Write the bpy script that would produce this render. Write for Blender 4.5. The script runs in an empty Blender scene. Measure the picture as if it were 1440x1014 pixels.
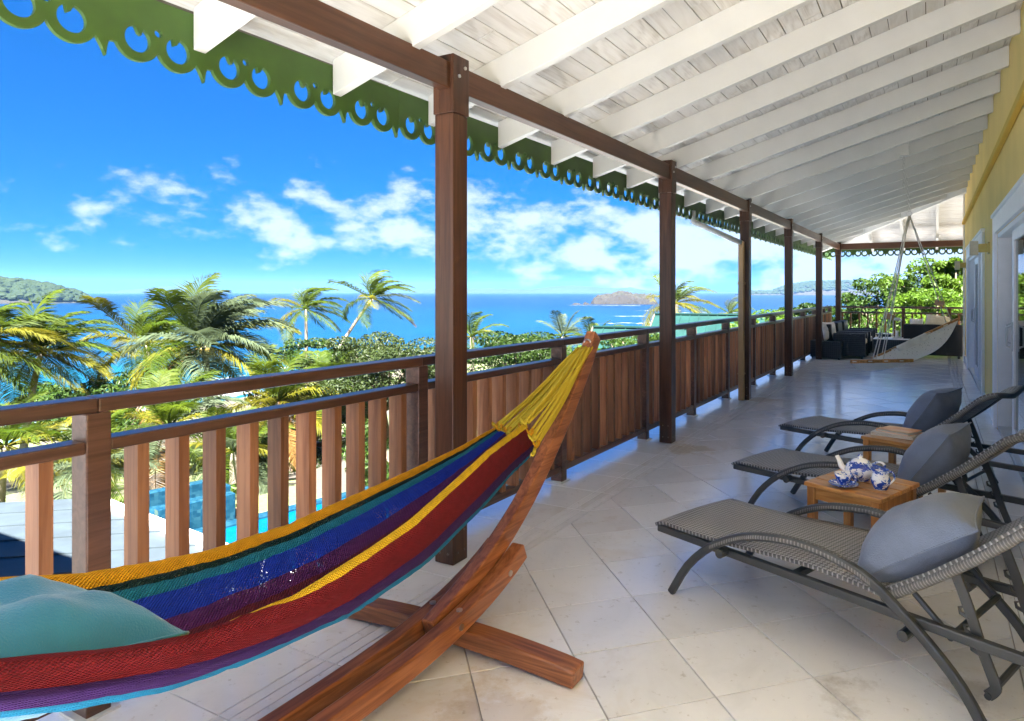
import bpy, math, random
from mathutils import Vector, Matrix, noise
# ------------------------------------------------------------------ camera, sky, sun, exposure
random.seed(7)
sc = bpy.context.scene
COL = sc.collection
F, CX, CY, H = 930.0, 818.0, 410.5, 1.45
TH = math.atan((1310 - CX) / F)
cd = bpy.data.cameras.new('camera'); cam = bpy.data.objects.new('camera', cd); COL.objects.link(cam)
cam.location = (0, 0, H); cam.rotation_euler = (math.pi / 2, 0, TH)
cd.sensor_width = 36; cd.lens = F / 1440 * 36
cd.shift_x = (720 - CX) / 1440; cd.shift_y = -(507 - CY) / 1440
cd.clip_start = .05; cd.clip_end = 120000
sc.camera = cam
SUN_AZ, SUN_EL = math.radians(154), math.radians(57)       # azimuth clockwise from +Y: high behind the camera, on the house side
SKY_STRENGTH = .05
w = bpy.data.worlds.new('World'); sc.world = w; w.use_nodes = True
nt = w.node_tree; N = nt.nodes; L = nt.links
for n in list(N): N.remove(n)
def nd(tree, t, **k):
    n = tree.nodes.new(t)
    for a, b in k.items(): setattr(n, a, b)
    return n
wo = nd(nt, 'ShaderNodeOutputWorld'); bg = nd(nt, 'ShaderNodeBackground')
sky = nd(nt, 'ShaderNodeTexSky', sky_type='NISHITA'); sky.sun_disc = False
sky.sun_elevation = SUN_EL; sky.sun_rotation = SUN_AZ; sky.altitude = 10; sky.air_density = 1.0; sky.dust_density = .0; sky.ozone_density = 3.0
gm = nd(nt, 'ShaderNodeGamma'); gm.inputs[1].default_value = .62
tn = nd(nt, 'ShaderNodeMix', data_type='RGBA', blend_type='MULTIPLY'); tn.inputs[0].default_value = 1; tn.inputs[7].default_value = (.15, .43, 1, 1)
hs = nd(nt, 'ShaderNodeHueSaturation'); hs.inputs['Saturation'].default_value = 1.15; hs.inputs['Value'].default_value = .44
tcw = nd(nt, 'ShaderNodeTexCoord')
mpw = nd(nt, 'ShaderNodeMapping'); mpw.inputs['Scale'].default_value = (13, 13, 25); mpw.inputs['Location'].default_value = (1.7, 4.2, 2.6)
nz = nd(nt, 'ShaderNodeTexNoise'); nz.inputs['Scale'].default_value = 1.0; nz.inputs['Detail'].default_value = 9; nz.inputs['Roughness'].default_value = .58
mpb = nd(nt, 'ShaderNodeMapping'); mpb.inputs['Scale'].default_value = (1.6, 1.6, 4); mpb.inputs['Location'].default_value = (.4, 2.1, 0)
nzb = nd(nt, 'ShaderNodeTexNoise'); nzb.inputs['Scale'].default_value = 1.0; nzb.inputs['Detail'].default_value = 2
sep = nd(nt, 'ShaderNodeSeparateXYZ')
ez = nd(nt, 'ShaderNodeValToRGB')                     # cumulus sit low over the sea, the upper sky is clear
ez.color_ramp.elements[0].position = 0; ez.color_ramp.elements[0].color = (.30, .30, .30, 1)
ez.color_ramp.elements[1].position = .36; ez.color_ramp.elements[1].color = (0, 0, 0, 1)
e = ez.color_ramp.elements.new(.08); e.color = (.5, .5, .5, 1)
e = ez.color_ramp.elements.new(.15); e.color = (.36, .36, .36, 1)
e = ez.color_ramp.elements.new(.22); e.color = (.20, .20, .20, 1)
ad = nd(nt, 'ShaderNodeMath', operation='ADD'); ad2 = nd(nt, 'ShaderNodeMath', operation='MULTIPLY_ADD')
ad2.inputs[1].default_value = .6
cm = nd(nt, 'ShaderNodeMapRange'); cm.inputs['From Min'].default_value = 1.34; cm.inputs['From Max'].default_value = 1.56; cm.interpolation_type = 'SMOOTHSTEP'
cc = nd(nt, 'ShaderNodeMix', data_type='RGBA'); cc.inputs[7].default_value = (1.4, 1.55, 1.78, 1)
cf = nd(nt, 'ShaderNodeMath', operation='MULTIPLY'); cf.inputs[1].default_value = .8
L.new(tcw.outputs['Generated'], mpw.inputs[0]); L.new(mpw.outputs[0], nz.inputs['Vector'])
L.new(tcw.outputs['Generated'], mpb.inputs[0]); L.new(mpb.outputs[0], nzb.inputs['Vector'])
L.new(tcw.outputs['Generated'], sep.inputs[0]); L.new(sep.outputs['Z'], ez.inputs[0])
L.new(nzb.outputs[0], ad2.inputs[0]); L.new(nz.outputs[0], ad2.inputs[2])
dt = nd(nt, 'ShaderNodeVectorMath', operation='DOT_PRODUCT'); dt.inputs[1].default_value = (.45, .89, 0); L.new(tcw.outputs['Generated'], dt.inputs[0])   # the cloud bank thickens up the coast
dm = nd(nt, 'ShaderNodeMath', operation='MULTIPLY_ADD'); dm.inputs[1].default_value = .42; L.new(dt.outputs['Value'], dm.inputs[0]); L.new(ad2.outputs[0], dm.inputs[2])
L.new(dm.outputs[0], ad.inputs[0]); L.new(ez.outputs[0], ad.inputs[1])
L.new(ad.outputs[0], cm.inputs['Value']); L.new(cm.outputs[0], cf.inputs[0])
L.new(sky.outputs[0], gm.inputs[0]); L.new(gm.outputs[0], tn.inputs[6]); L.new(tn.outputs[2], hs.inputs['Color']); L.new(hs.outputs[0], cc.inputs[6]); L.new(cf.outputs[0], cc.inputs[0])
L.new(cc.outputs[2], bg.inputs[0]); bg.inputs[1].default_value = SKY_STRENGTH; L.new(bg.outputs[0], wo.inputs[0])
sd = bpy.data.lights.new('sun', 'SUN'); sd.energy = 4.4; sd.angle = math.radians(.5); sd.color = (1, .965, .91)
sun = bpy.data.objects.new('sun', sd); COL.objects.link(sun)
sdir = Vector((math.sin(SUN_AZ) * math.cos(SUN_EL), math.cos(SUN_AZ) * math.cos(SUN_EL), math.sin(SUN_EL)))
sun.rotation_euler = sdir.to_track_quat('Z', 'Y').to_euler(); sun.location = (0, -20, 40)
vs = sc.view_settings; vs.view_transform = 'Standard'; vs.look = 'None'; vs.gamma = 1; vs.exposure = 3.9
sc.cycles.use_denoising = True
sc.cycles.max_bounces = 9; sc.cycles.diffuse_bounces = 6; sc.cycles.glossy_bounces = 3; sc.cycles.transparent_max_bounces = 12
sc.cycles.transmission_bounces = 4; sc.cycles.volume_bounces = 0; sc.cycles.caustics_reflective = False; sc.cycles.caustics_refractive = False
sc.cycles.sample_clamp_indirect = 6

# ------------------------------------------------------------------ helpers
FW = Vector((-math.sin(TH), math.cos(TH), 0)); RT = Vector((math.cos(TH), math.sin(TH), 0))
def at(px, py, D):                                    # a point D metres ahead of the camera
    return Vector((0, 0, H)) + FW * D + RT * ((px - CX) / F * D) + Vector((0, 0, (CY - py) / F * D))
def ox(y): return .0125 * (y - 2.8)                   # the outer side runs a touch inwards along the veranda
class MB:
    def __init__(s): s.v = []; s.f = []; s.u = None; s.m = []
    def add(s, vs, fs, mi=0):
        o = len(s.v); s.v += [tuple(v) for v in vs]
        s.f += [tuple(i + o for i in f) for f in fs]; s.m += [mi] * len(fs)
    def box(s, a, b, mi=0):
        x0, y0, z0 = a; x1, y1, z1 = b
        s.add([(x0,y0,z0),(x1,y0,z0),(x1,y1,z0),(x0,y1,z0),(x0,y0,z1),(x1,y0,z1),(x1,y1,z1),(x0,y1,z1)],
              [(0,3,2,1),(4,5,6,7),(0,1,5,4),(1,2,6,5),(2,3,7,6),(3,0,4,7)], mi)
    def hexa(s, p, mi=0):                             # 8 corners: bottom ring 0-3, top ring 4-7
        s.add(p, [(0,3,2,1),(4,5,6,7),(0,1,5,4),(1,2,6,5),(2,3,7,6),(3,0,4,7)], mi)
    def bar(s, p0, p1, wd, ht, up=(0,0,1), mi=0):     # oriented bar, wd across, ht along 'up'
        p0 = Vector(p0); p1 = Vector(p1); d = (p1 - p0).normalized(); up = Vector(up)
        sx = d.cross(up).normalized() * wd / 2; uy = sx.cross(d).normalized() * ht / 2
        q = []
        for p in (p0, p1): q += [p - sx - uy, p + sx - uy, p + sx + uy, p - sx + uy]
        s.add(q, [(3,2,1,0),(4,5,6,7),(0,1,5,4),(1,2,6,5),(2,3,7,6),(3,0,4,7)], mi)
    def sweep(s, pts, wd, ht, side, mi=0):            # rectangular section along a curve, 'side' = constant width direction
        pts = [Vector(p) for p in pts]; side = Vector(side).normalized(); rings = []
        for i, p in enumerate(pts):
            d = (pts[min(i+1, len(pts)-1)] - pts[max(i-1, 0)]).normalized(); up = side.cross(d).normalized()
            wv = (wd[i] if hasattr(wd, '__len__') else wd) / 2; hv = (ht[i] if hasattr(ht, '__len__') else ht) / 2
            rings.append([p - side*wv - up*hv, p + side*wv - up*hv, p + side*wv + up*hv, p - side*wv + up*hv])
        s.rings(rings, True, mi)
    def rings(s, rings, cap=True, mi=0):
        n = len(rings[0]); vs_ = [v for r in rings for v in r]; fs = []
        for i in range(len(rings) - 1):
            for j in range(n):
                k = (j + 1) % n; fs.append((i*n+j, i*n+k, (i+1)*n+k, (i+1)*n+j))
        if cap: fs.append(tuple(range(n - 1, -1, -1))); fs.append(tuple((len(rings)-1)*n + j for j in range(n)))
        s.add(vs_, fs, mi)
    def tube(s, pts, r, n=8, cap=True, mi=0):
        pts = [Vector(p) for p in pts]; rings = []; ref = None
        for i, p in enumerate(pts):
            d = (pts[min(i+1, len(pts)-1)] - pts[max(i-1, 0)]).normalized()
            if ref is None: ref = Vector((0,0,1)) if abs(d.z) < .9 else Vector((1,0,0))
            a = d.cross(ref).normalized(); b = a.cross(d).normalized(); ref = b
            rr = r[i] if hasattr(r, '__len__') else r
            rings.append([p + a*math.cos(2*math.pi*j/n)*rr + b*math.sin(2*math.pi*j/n)*rr for j in range(n)])
        s.rings(rings, cap, mi)
    def lathe(s, prof, c=(0,0,0), n=24, mi=0, cap=True):
        c = Vector(c)
        s.rings([[c + Vector((r*math.cos(2*math.pi*j/n), r*math.sin(2*math.pi*j/n), z)) for j in range(n)] for r, z in prof], cap, mi)
    def grid(s, P, nu, nv, mi=0, uv=None):            # P(i,j)
        o = len(s.v)
        if s.u is None: s.u = {}
        for i in range(nu + 1):
            for j in range(nv + 1):
                s.v.append(tuple(P(i, j)))
                if uv: s.u[len(s.v) - 1] = uv(i, j)
        for i in range(nu):
            for j in range(nv):
                a = o + i*(nv+1) + j; s.f.append((a, a+1, a+nv+2, a+nv+1)); s.m.append(mi)
    def mesh(s, name, mats):
        me = bpy.data.meshes.new(name); me.from_pydata(s.v, [], s.f)
        for m in (mats if isinstance(mats, (list, tuple)) else [mats]): me.materials.append(m)
        if max(s.m, default=0) > 0: me.polygons.foreach_set('material_index', s.m)
        if s.u:
            ul = me.uv_layers.new(name='uv'); vi = [0] * len(me.loops); me.loops.foreach_get('vertex_index', vi)
            ul.data.foreach_set('uv', [c for i in vi for c in s.u.get(i, (0, 0))])
        me.update(); return me
def put(name, mb, mats, parent=None, smooth=False, bevel=0, loc=None, seg=2):
    me = mb.mesh(name, mats) if isinstance(mb, MB) else mb
    o = bpy.data.objects.new(name, me); COL.objects.link(o)
    if smooth: me.polygons.foreach_set('use_smooth', [True] * len(me.polygons))
    if parent:
        o.parent = parent
        if loc is None and parent.type == 'EMPTY' and parent.get('_world'): o.matrix_parent_inverse = Matrix.Translation(-parent.location)
        elif loc is None and parent.get('_world'): o.matrix_parent_inverse = Matrix.Identity(4)
    if loc is not None: o.location = loc
    if bevel:
        b = o.modifiers.new('bevel', 'BEVEL'); b.width = bevel; b.segments = seg; b.limit_method = 'ANGLE'; b.angle_limit = math.radians(40)
    if smooth == 'auto':
        pass
    return o
def tag(o, label, cat, group=None):
    o['label'] = label; o['category'] = cat
    if group: o['group'] = group
    return o
def thing(name, label, cat, loc=(0,0,0), rz=0, group=None, world=False):
    o = bpy.data.objects.new(name, None); COL.objects.link(o); o.empty_display_size = .1
    o.location = loc; o.rotation_euler = (0, 0, rz)
    if world: o['_world'] = 1
    return tag(o, label, cat, group)
def struct(o): o['kind'] = 'structure'; return o
def stuff(o): o['kind'] = 'stuff'; return o
def copy_tree(o, parent=None):
    c = o.copy(); COL.objects.link(c); c.parent = parent
    if parent: c.matrix_parent_inverse = o.matrix_parent_inverse.copy()
    for ch in list(o.children): copy_tree(ch, c)
    return c
def lerp(a, b, t): return a + (b - a) * t
def interp(tab, x):
    if x <= tab[0][0]: return tab[0][1]
    for (a, p), (b, q) in zip(tab, tab[1:]):
        if x <= b: return p + (q - p) * (x - a) / (b - a)
    return tab[-1][1]
def catmull(pts, n):
    pts = [Vector(p) for p in pts]; out = []
    for i in range(len(pts) - 1):
        p0 = pts[max(i-1, 0)]; p1 = pts[i]; p2 = pts[i+1]; p3 = pts[min(i+2, len(pts)-1)]
        for k in range(n):
            t = k / n
            out.append(.5 * ((2*p1) + (p2-p0)*t + (2*p0-5*p1+4*p2-p3)*t*t + (3*p1-p0-3*p2+p3)*t*t*t))
    out.append(pts[-1]); return out

# ------------------------------------------------------------------ materials
def mat(name):
    m = bpy.data.materials.new(name); m.use_nodes = True; t = m.node_tree
    return m, t, t.nodes['Principled BSDF']
def coords(t, scale=(1,1,1), kind='Object', rnd=0):
    tc = nd(t, 'ShaderNodeTexCoord'); mp = nd(t, 'ShaderNodeMapping'); mp.inputs['Scale'].default_value = scale
    t.links.new(tc.outputs[kind], mp.inputs[0])
    if rnd:
        oi = nd(t, 'ShaderNodeObjectInfo'); ml = nd(t, 'ShaderNodeMath', operation='MULTIPLY'); ml.inputs[1].default_value = rnd
        cb = nd(t, 'ShaderNodeCombineXYZ'); t.links.new(oi.outputs['Random'], ml.inputs[0])
        for i in range(3): t.links.new(ml.outputs[0], cb.inputs[i])
        t.links.new(cb.outputs[0], mp.inputs['Location'])
    return mp
def noise_n(t, vec, scale=5, detail=4, rough=.55, dist=0):
    n = nd(t, 'ShaderNodeTexNoise'); n.inputs['Scale'].default_value = scale; n.inputs['Detail'].default_value = detail
    n.inputs['Roughness'].default_value = rough; n.inputs['Distortion'].default_value = dist
    if vec is not None: t.links.new(vec.outputs[0], n.inputs['Vector'])
    return n
def ramp(t, fac, stops):
    r = nd(t, 'ShaderNodeValToRGB'); el = r.color_ramp.elements
    while len(el) < len(stops): el.new(.5)
    for e_, (p, c) in zip(el, stops):
        e_.position = p; e_.color = (*c, 1) if len(c) == 3 else c
    t.links.new(fac, r.inputs[0]); return r
def mixc(t, a, b, fac, mode='MIX'):
    m = nd(t, 'ShaderNodeMix', data_type='RGBA', blend_type=mode)
    for i, v in ((6, a), (7, b), (0, fac)):
        if hasattr(v, 'links'): t.links.new(v, m.inputs[i])
        elif isinstance(v, (int, float)): m.inputs[i].default_value = v
        else: m.inputs[i].default_value = (*v, 1)
    return m.outputs[2]
def bump(t, b, h, strength=.2, dist=.01):
    n = nd(t, 'ShaderNodeBump'); n.inputs['Strength'].default_value = strength; n.inputs['Distance'].default_value = dist
    t.links.new(h, n.inputs['Height']); t.links.new(n.outputs[0], b.inputs['Normal']); return n
def vary(t, col, lo=.8, hi=1.2):                      # brightness differs from object to object
    oi = nd(t, 'ShaderNodeObjectInfo'); mr = nd(t, 'ShaderNodeMapRange'); mr.inputs['To Min'].default_value = lo; mr.inputs['To Max'].default_value = hi
    t.links.new(oi.outputs['Random'], mr.inputs['Value'])
    h = nd(t, 'ShaderNodeHueSaturation'); t.links.new(mr.outputs[0], h.inputs['Value']); t.links.new(col, h.inputs['Color']); return h.outputs[0]
def wood(name, c1, c2, axis='Z', fine=26, rough=.38, spec=.4, lo=.85, hi=1.15, bs=.12):
    m, t, b = mat(name)
    s = [fine, fine, fine]; s['XYZ'.index(axis)] = fine * .05
    mp = coords(t, s, rnd=37)
    n = noise_n(t, mp, 1, 5, .6, 1.2)
    s2 = [5, 5, 5]; s2['XYZ'.index(axis)] = .6
    n2 = noise_n(t, coords(t, s2, rnd=11), 1, 3)
    r = ramp(t, n.outputs[0], [(.37, c1), (.63, c2)])
    r2 = ramp(t, n2.outputs[0], [(.3, (.72, .72, .72)), (.7, (1.12, 1.1, 1.08))])
    c = mixc(t, r.outputs[0], r2.outputs[0], 1.0, 'MULTIPLY')
    t.links.new(vary(t, c, lo, hi), b.inputs['Base Color'])
    b.inputs['Roughness'].default_value = rough; b.inputs['Specular IOR Level'].default_value = spec
    bump(t, b, n.outputs[0], bs, .003); return m
def plain(name, c, rough=.5, metal=0, spec=.5, var=.06, nscale=8, bs=0, lo=1, hi=1):
    m, t, b = mat(name)
    n = noise_n(t, coords(t), nscale, 5)
    r = ramp(t, n.outputs[0], [(.3, tuple(x * (1 - var * 2) for x in c)), (.7, tuple(min(1, x * (1 + var)) for x in c))])
    col = r.outputs[0]
    if (lo, hi) != (1, 1): col = vary(t, col, lo, hi)
    t.links.new(col, b.inputs['Base Color'])
    b.inputs['Roughness'].default_value = rough; b.inputs['Metallic'].default_value = metal; b.inputs['Specular IOR Level'].default_value = spec
    if bs: bump(t, b, n.outputs[0], bs, .01)
    return m
M = {}
M['post'] = wood('stained_post_wood', (.045, .018, .010), (.085, .036, .020), 'Z', rough=.38)
M['beam'] = wood('stained_beam_wood', (.075, .028, .013), (.12, .05, .026), 'Y', rough=.35)
M['beamx'] = wood('stained_beam_wood_across', (.075, .028, .013), (.12, .05, .026), 'X', rough=.35)
M['rail'] = wood('stained_rail_wood', (.06, .026, .018), (.115, .055, .038), 'Y', rough=.32, spec=.5)
M['railx'] = wood('stained_rail_wood_across', (.06, .026, .018), (.115, .055, .038), 'X', rough=.3, spec=.5)
M['slat'] = wood('slat_hardwood', (.19, .072, .032), (.32, .145, .07), 'Z', rough=.45, lo=.5, hi=1.45)
M['stand'] = wood('larch_stand_wood', (.19, .062, .024), (.40, .155, .065), 'Y', 34, rough=.3, spec=.5, lo=.95, hi=1.05, bs=.2)
M['standx'] = wood('larch_stand_wood_across', (.19, .062, .024), (.40, .155, .065), 'X', 34, rough=.3, spec=.5, lo=.95, hi=1.05, bs=.2)
M['teak'] = wood('teak_table_wood', (.36, .16, .045), (.58, .31, .11), 'X', 30, rough=.28, spec=.5, lo=.75, hi=1.2)
M['teakz'] = wood('teak_leg_wood', (.34, .14, .04), (.54, .27, .09), 'Z', 30, rough=.28, spec=.5, lo=.85, hi=1.12)
M['rafter'] = plain('cream_rafter_paint', (.61, .607, .595), .5, var=.03, nscale=3)
M['white'] = plain('white_frame_paint', (.84, .84, .86), .35, var=.02)
M['green'] = plain('green_fascia_paint', (.045, .105, .012), .5, var=.12, nscale=5)
M['steel'] = plain('bolt_steel', (.55, .55, .55), .3, 1.0)
M['frame'] = plain('charcoal_frame_metal', (.035, .04, .045), .38, spec=.5)
M['bolt'] = plain('dull_bolt_head', (.16, .13, .11), .45, .6); M['brass'] = plain('aged_brass', (.45, .36, .12), .4, .6)
M['gutter'] = plain('pale_gutter_metal', (.55, .57, .58), .4)
M['pipe'] = plain('tan_downpipe', (.42, .27, .13), .5)
def board_mat(name, axis):                            # whitewashed boards, the grain showing through the paint
    m, t, b = mat(name)
    s = [34, 34, 34]; s['XYZ'.index(axis)] = 1.3
    n = noise_n(t, coords(t, s, rnd=53), 1, 6, .65, 1.5)
    s2 = [11, 11, 11]; s2['XYZ'.index(axis)] = .8
    n2 = noise_n(t, coords(t, s2, rnd=29), 1, 4, .6, .6)
    wv = nd(t, 'ShaderNodeTexWave', wave_type='RINGS', rings_direction='X' if axis == 'Y' else 'Y'); wv.inputs['Scale'].default_value = 2.2; wv.inputs['Distortion'].default_value = 9; wv.inputs['Detail'].default_value = 3; wv.inputs['Detail Scale'].default_value = 1.2
    s3 = [5, 5, 5]; s3['XYZ'.index(axis)] = .9
    t.links.new(coords(t, s3, rnd=71).outputs[0], wv.inputs['Vector'])
    a = mixc(t, n.outputs[0], wv.outputs[0], .2)
    r = ramp(t, a, [(.22, (.44, .41, .38)), (.5, (.70, .685, .67)), (.75, (.79, .78, .77))])
    r2 = ramp(t, n2.outputs[0], [(.25, (.72, .68, .64)), (.5, (1, 1, 1))])
    oi = nd(t, 'ShaderNodeObjectInfo'); mr = nd(t, 'ShaderNodeMapRange'); mr.inputs['To Min'].default_value = .15; mr.inputs['To Max'].default_value = .95
    t.links.new(oi.outputs['Random'], mr.inputs['Value'])
    g = mixc(t, (.70, .69, .685), r.outputs[0], mr.outputs[0])
    c = mixc(t, g, r2.outputs[0], .8, 'MULTIPLY')
    n4 = noise_n(t, coords(t, (2.2, 2.2, 2.2)), 1, 5, .7)
    st = ramp(t, n4.outputs[0], [(.66, (0, 0, 0)), (.74, (1, 1, 1))])
    c2 = mixc(t, c, (.36, .27, .12), mixc(t, (0, 0, 0), st.outputs[0], .55))
    t.links.new(vary(t, c2, .93, 1.05), b.inputs['Base Color']); b.inputs['Roughness'].default_value = .6
    bump(t, b, a, .35, .004); return m
M['board'] = board_mat('whitewashed_board', 'Y'); M['boardx'] = board_mat('whitewashed_board_across', 'X')
M['greenroof0'] = plain('shade_block_green', (.03, .12, .10), .5); M['dark'] = plain('dark_deck', (.10, .085, .06), .9)
def stucco(name, c):
    m, t, b = mat(name)
    n = noise_n(t, coords(t), 1.3, 6, .6); n2 = noise_n(t, coords(t), 90, 3)
    r = ramp(t, n.outputs[0], [(.3, tuple(x * .88 for x in c)), (.7, c)])
    ns = noise_n(t, coords(t, (1.2, 1.2, .35)), 1, 3, .5)
    rs = ramp(t, ns.outputs[0], [(.30, (.88, .86, .82)), (.55, (1, 1, 1))])
    t.links.new(mixc(t, r.outputs[0], rs.outputs[0], .7, 'MULTIPLY'), b.inputs['Base Color']); b.inputs['Roughness'].default_value = .75
    bump(t, b, n2.outputs[0], .18, .004); return m
M['yellow'] = stucco('yellow_stucco', (.93, .68, .25))
M['yellow2'] = stucco('ochre_moulding', (.72, .46, .07))
M['plaster'] = stucco('white_plaster', (.78, .77, .74))
def tile_mat():
    m, t, b = mat('cream_stone_tile')
    mp = coords(t, rnd=9)
    n = noise_n(t, mp, 3.2, 7, .62, .6); n2 = noise_n(t, coords(t, rnd=23), 26, 6, .7); n3 = noise_n(t, coords(t, rnd=41), 1.5, 5, .7, .8)
    r = ramp(t, n.outputs[0], [(.25, (.74, .77, .82)), (.5, (.83, .86, .915)), (.78, (.865, .89, .935))])
    pits = ramp(t, n2.outputs[0], [(.30, (.42, .38, .33)), (.40, (1, 1, 1))])
    c = mixc(t, r.outputs[0], pits.outputs[0], .45, 'MULTIPLY')
    stn = ramp(t, n3.outputs[0], [(.56, (1, 1, 1)), (.76, (.62, .49, .33))])
    c = mixc(t, c, stn.outputs[0], .4, 'MULTIPLY')
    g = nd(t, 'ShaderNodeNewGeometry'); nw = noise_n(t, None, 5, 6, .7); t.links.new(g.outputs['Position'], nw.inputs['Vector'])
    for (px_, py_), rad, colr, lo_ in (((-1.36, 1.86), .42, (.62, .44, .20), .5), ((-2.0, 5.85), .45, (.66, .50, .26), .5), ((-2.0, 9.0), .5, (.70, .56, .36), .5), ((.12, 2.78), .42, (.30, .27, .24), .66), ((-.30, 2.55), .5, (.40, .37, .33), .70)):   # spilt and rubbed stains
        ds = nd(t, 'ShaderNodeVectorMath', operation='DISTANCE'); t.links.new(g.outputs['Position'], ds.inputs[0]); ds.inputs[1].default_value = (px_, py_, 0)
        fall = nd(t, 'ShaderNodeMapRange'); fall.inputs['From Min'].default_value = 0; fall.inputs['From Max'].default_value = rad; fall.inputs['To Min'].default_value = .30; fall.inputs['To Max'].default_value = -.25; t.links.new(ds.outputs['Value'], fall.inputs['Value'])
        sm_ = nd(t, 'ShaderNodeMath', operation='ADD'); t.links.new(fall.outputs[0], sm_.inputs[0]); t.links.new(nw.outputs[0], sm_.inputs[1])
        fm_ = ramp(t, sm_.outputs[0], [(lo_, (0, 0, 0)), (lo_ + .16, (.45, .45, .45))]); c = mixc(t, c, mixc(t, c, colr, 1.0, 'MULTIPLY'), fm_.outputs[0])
    t.links.new(vary(t, c, .91, 1.04), b.inputs['Base Color'])
    rr = ramp(t, n.outputs[0], [(.3, (.22, .22, .22)), (.7, (.15, .15, .15))]); t.links.new(rr.outputs[0], b.inputs['Roughness'])
    b.inputs['Specular IOR Level'].default_value = .7; b.inputs['Coat Weight'].default_value = .35; b.inputs['Coat Roughness'].default_value = .12
    bump(t, b, n2.outputs[0], .05, .002); return m
M['tile'] = tile_mat()
M['grout'] = plain('grey_grout', (.46, .44, .42), .9)
def weave(name, c1, c2, su, sv, rough=.5, strength=.6):   # woven strands: two crossed waves in the part's own uv
    m, t, b = mat(name)
    mp = coords(t, (.157 / su, .157 / sv, 1), 'UV')       # su, sv: strand widths in metres
    a = nd(t, 'ShaderNodeTexWave', wave_type='BANDS', bands_direction='X'); a.inputs['Scale'].default_value = 1
    bw = nd(t, 'ShaderNodeTexChecker'); bw.inputs['Scale'].default_value = 1.0
    c = nd(t, 'ShaderNodeTexWave', wave_type='BANDS', bands_direction='Y'); c.inputs['Scale'].default_value = 1
    for x in (a, c): t.links.new(mp.outputs[0], x.inputs['Vector'])
    mp2 = coords(t, (1 / su, 1 / sv, 1), 'UV'); t.links.new(mp2.outputs[0], bw.inputs['Vector'])
    h = mixc(t, a.outputs[0], c.outputs[0], bw.outputs['Fac'])
    n = noise_n(t, coords(t), 60, 3)
    h2 = mixc(t, h, n.outputs[0], .15)
    r = ramp(t, h2, [(.12, c1), (.6, c2)])
    t.links.new(r.outputs[0], b.inputs['Base Color']); b.inputs['Roughness'].default_value = rough
    bump(t, b, h, strength, .006); return m
M['wicker'] = weave('grey_resin_weave', (.075, .074, .074), (.33, .325, .325), .0115, .010)
M['wickerarm'] = weave('grey_resin_wrap', (.075, .075, .076), (.19, .19, .192), .9, .006)
M['rattan'] = weave('black_rattan_weave', (.008, .009, .012), (.05, .055, .065), .02, .02)
def fabric(name, c, rough=.9, sheen=.2, fold=0):
    m, t, b = mat(name)
    n = noise_n(t, coords(t), 14, 4); n2 = noise_n(t, coords(t, (1, 1, 1)), 210, 2)
    r = ramp(t, n.outputs[0], [(.3, tuple(x * .86 for x in c)), (.7, tuple(x * 1.06 for x in c))])
    t.links.new(r.outputs[0], b.inputs['Base Color']); b.inputs['Roughness'].default_value = rough
    b.inputs['Sheen Weight'].default_value = sheen
    bump(t, b, n2.outputs[0], .5, .004); return m
M['cushion'] = fabric('slate_cushion_fabric', (.13, .165, .245)); M['teal'] = fabric('teal_velvet', (.010, .17, .30), .7, .35)
M['cream'] = fabric('cream_cushion_fabric', (.62, .57, .47)); M['white_fab'] = fabric('white_cotton', (.78, .76, .72))
def yarn(name, c, holes=0.0):
    m, t, b = mat(name)
    mp = coords(t, (1, 1, 1), 'UV')
    a = nd(t, 'ShaderNodeTexWave', wave_type='BANDS', bands_direction='DIAGONAL', wave_profile='SIN'); a.inputs['Scale'].default_value = 62; a.inputs['Distortion'].default_value = 1.2; a.inputs['Detail'].default_value = 1; a.inputs['Detail Scale'].default_value = 3
    t.links.new(mp.outputs[0], a.inputs['Vector'])
    mp2 = coords(t, (1, -1, 1), 'UV')
    a2 = nd(t, 'ShaderNodeTexWave', wave_type='BANDS', bands_direction='DIAGONAL'); a2.inputs['Scale'].default_value = 62; a2.inputs['Distortion'].default_value = 1.0
    t.links.new(mp2.outputs[0], a2.inputs['Vector'])
    h = mixc(t, a.outputs[0], a2.outputs[0], .35)
    n = noise_n(t, mp, 25, 3)
    r = ramp(t, h, [(.05, tuple(x * .5 for x in c)), (.55, c), (1, tuple(min(1, x * 1.15) for x in c))])
    cv = ramp(t, n.outputs[0], [(.3, (.8, .8, .8)), (.7, (1.08, 1.08, 1.08))])
    t.links.new(mixc(t, r.outputs[0], cv.outputs[0], 1, 'MULTIPLY'), b.inputs['Base Color'])
    b.inputs['Roughness'].default_value = .8; b.inputs['Specular IOR Level'].default_value = .2
    bump(t, b, h, .9, .008)
    if holes:
        v = nd(t, 'ShaderNodeTexVoronoi'); v.inputs['Scale'].default_value = 1; v.inputs['Randomness'].default_value = .55
        mp3 = coords(t, (85, 170, 1), 'UV'); t.links.new(mp3.outputs[0], v.inputs['Vector'])
        nn = noise_n(t, mp, 6, 3)
        lim = nd(t, 'ShaderNodeMapRange'); lim.inputs['From Min'].default_value = .5; lim.inputs['From Max'].default_value = .72; lim.inputs['To Min'].default_value = .06; lim.inputs['To Max'].default_value = holes
        t.links.new(nn.outputs[0], lim.inputs['Value'])
        gt = nd(t, 'ShaderNodeMath', operation='GREATER_THAN'); t.links.new(v.outputs['Distance'], gt.inputs[0]); t.links.new(lim.outputs[0], gt.inputs[1])
        t.links.new(gt.outputs[0], b.inputs['Alpha'])
    return m
YC = dict(gold=(.95, .44, .015), green=(.006, .03, .03), teal=(.012, .19, .30), blue=(.006, .035, .44), purple=(.085, .012, .10), maroon=(.10, .005, .01), sun=(.95, .58, .02), red=(.19, .006, .011), violet=(.045, .010, .11), cyan=(.008, .22, .42))
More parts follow.
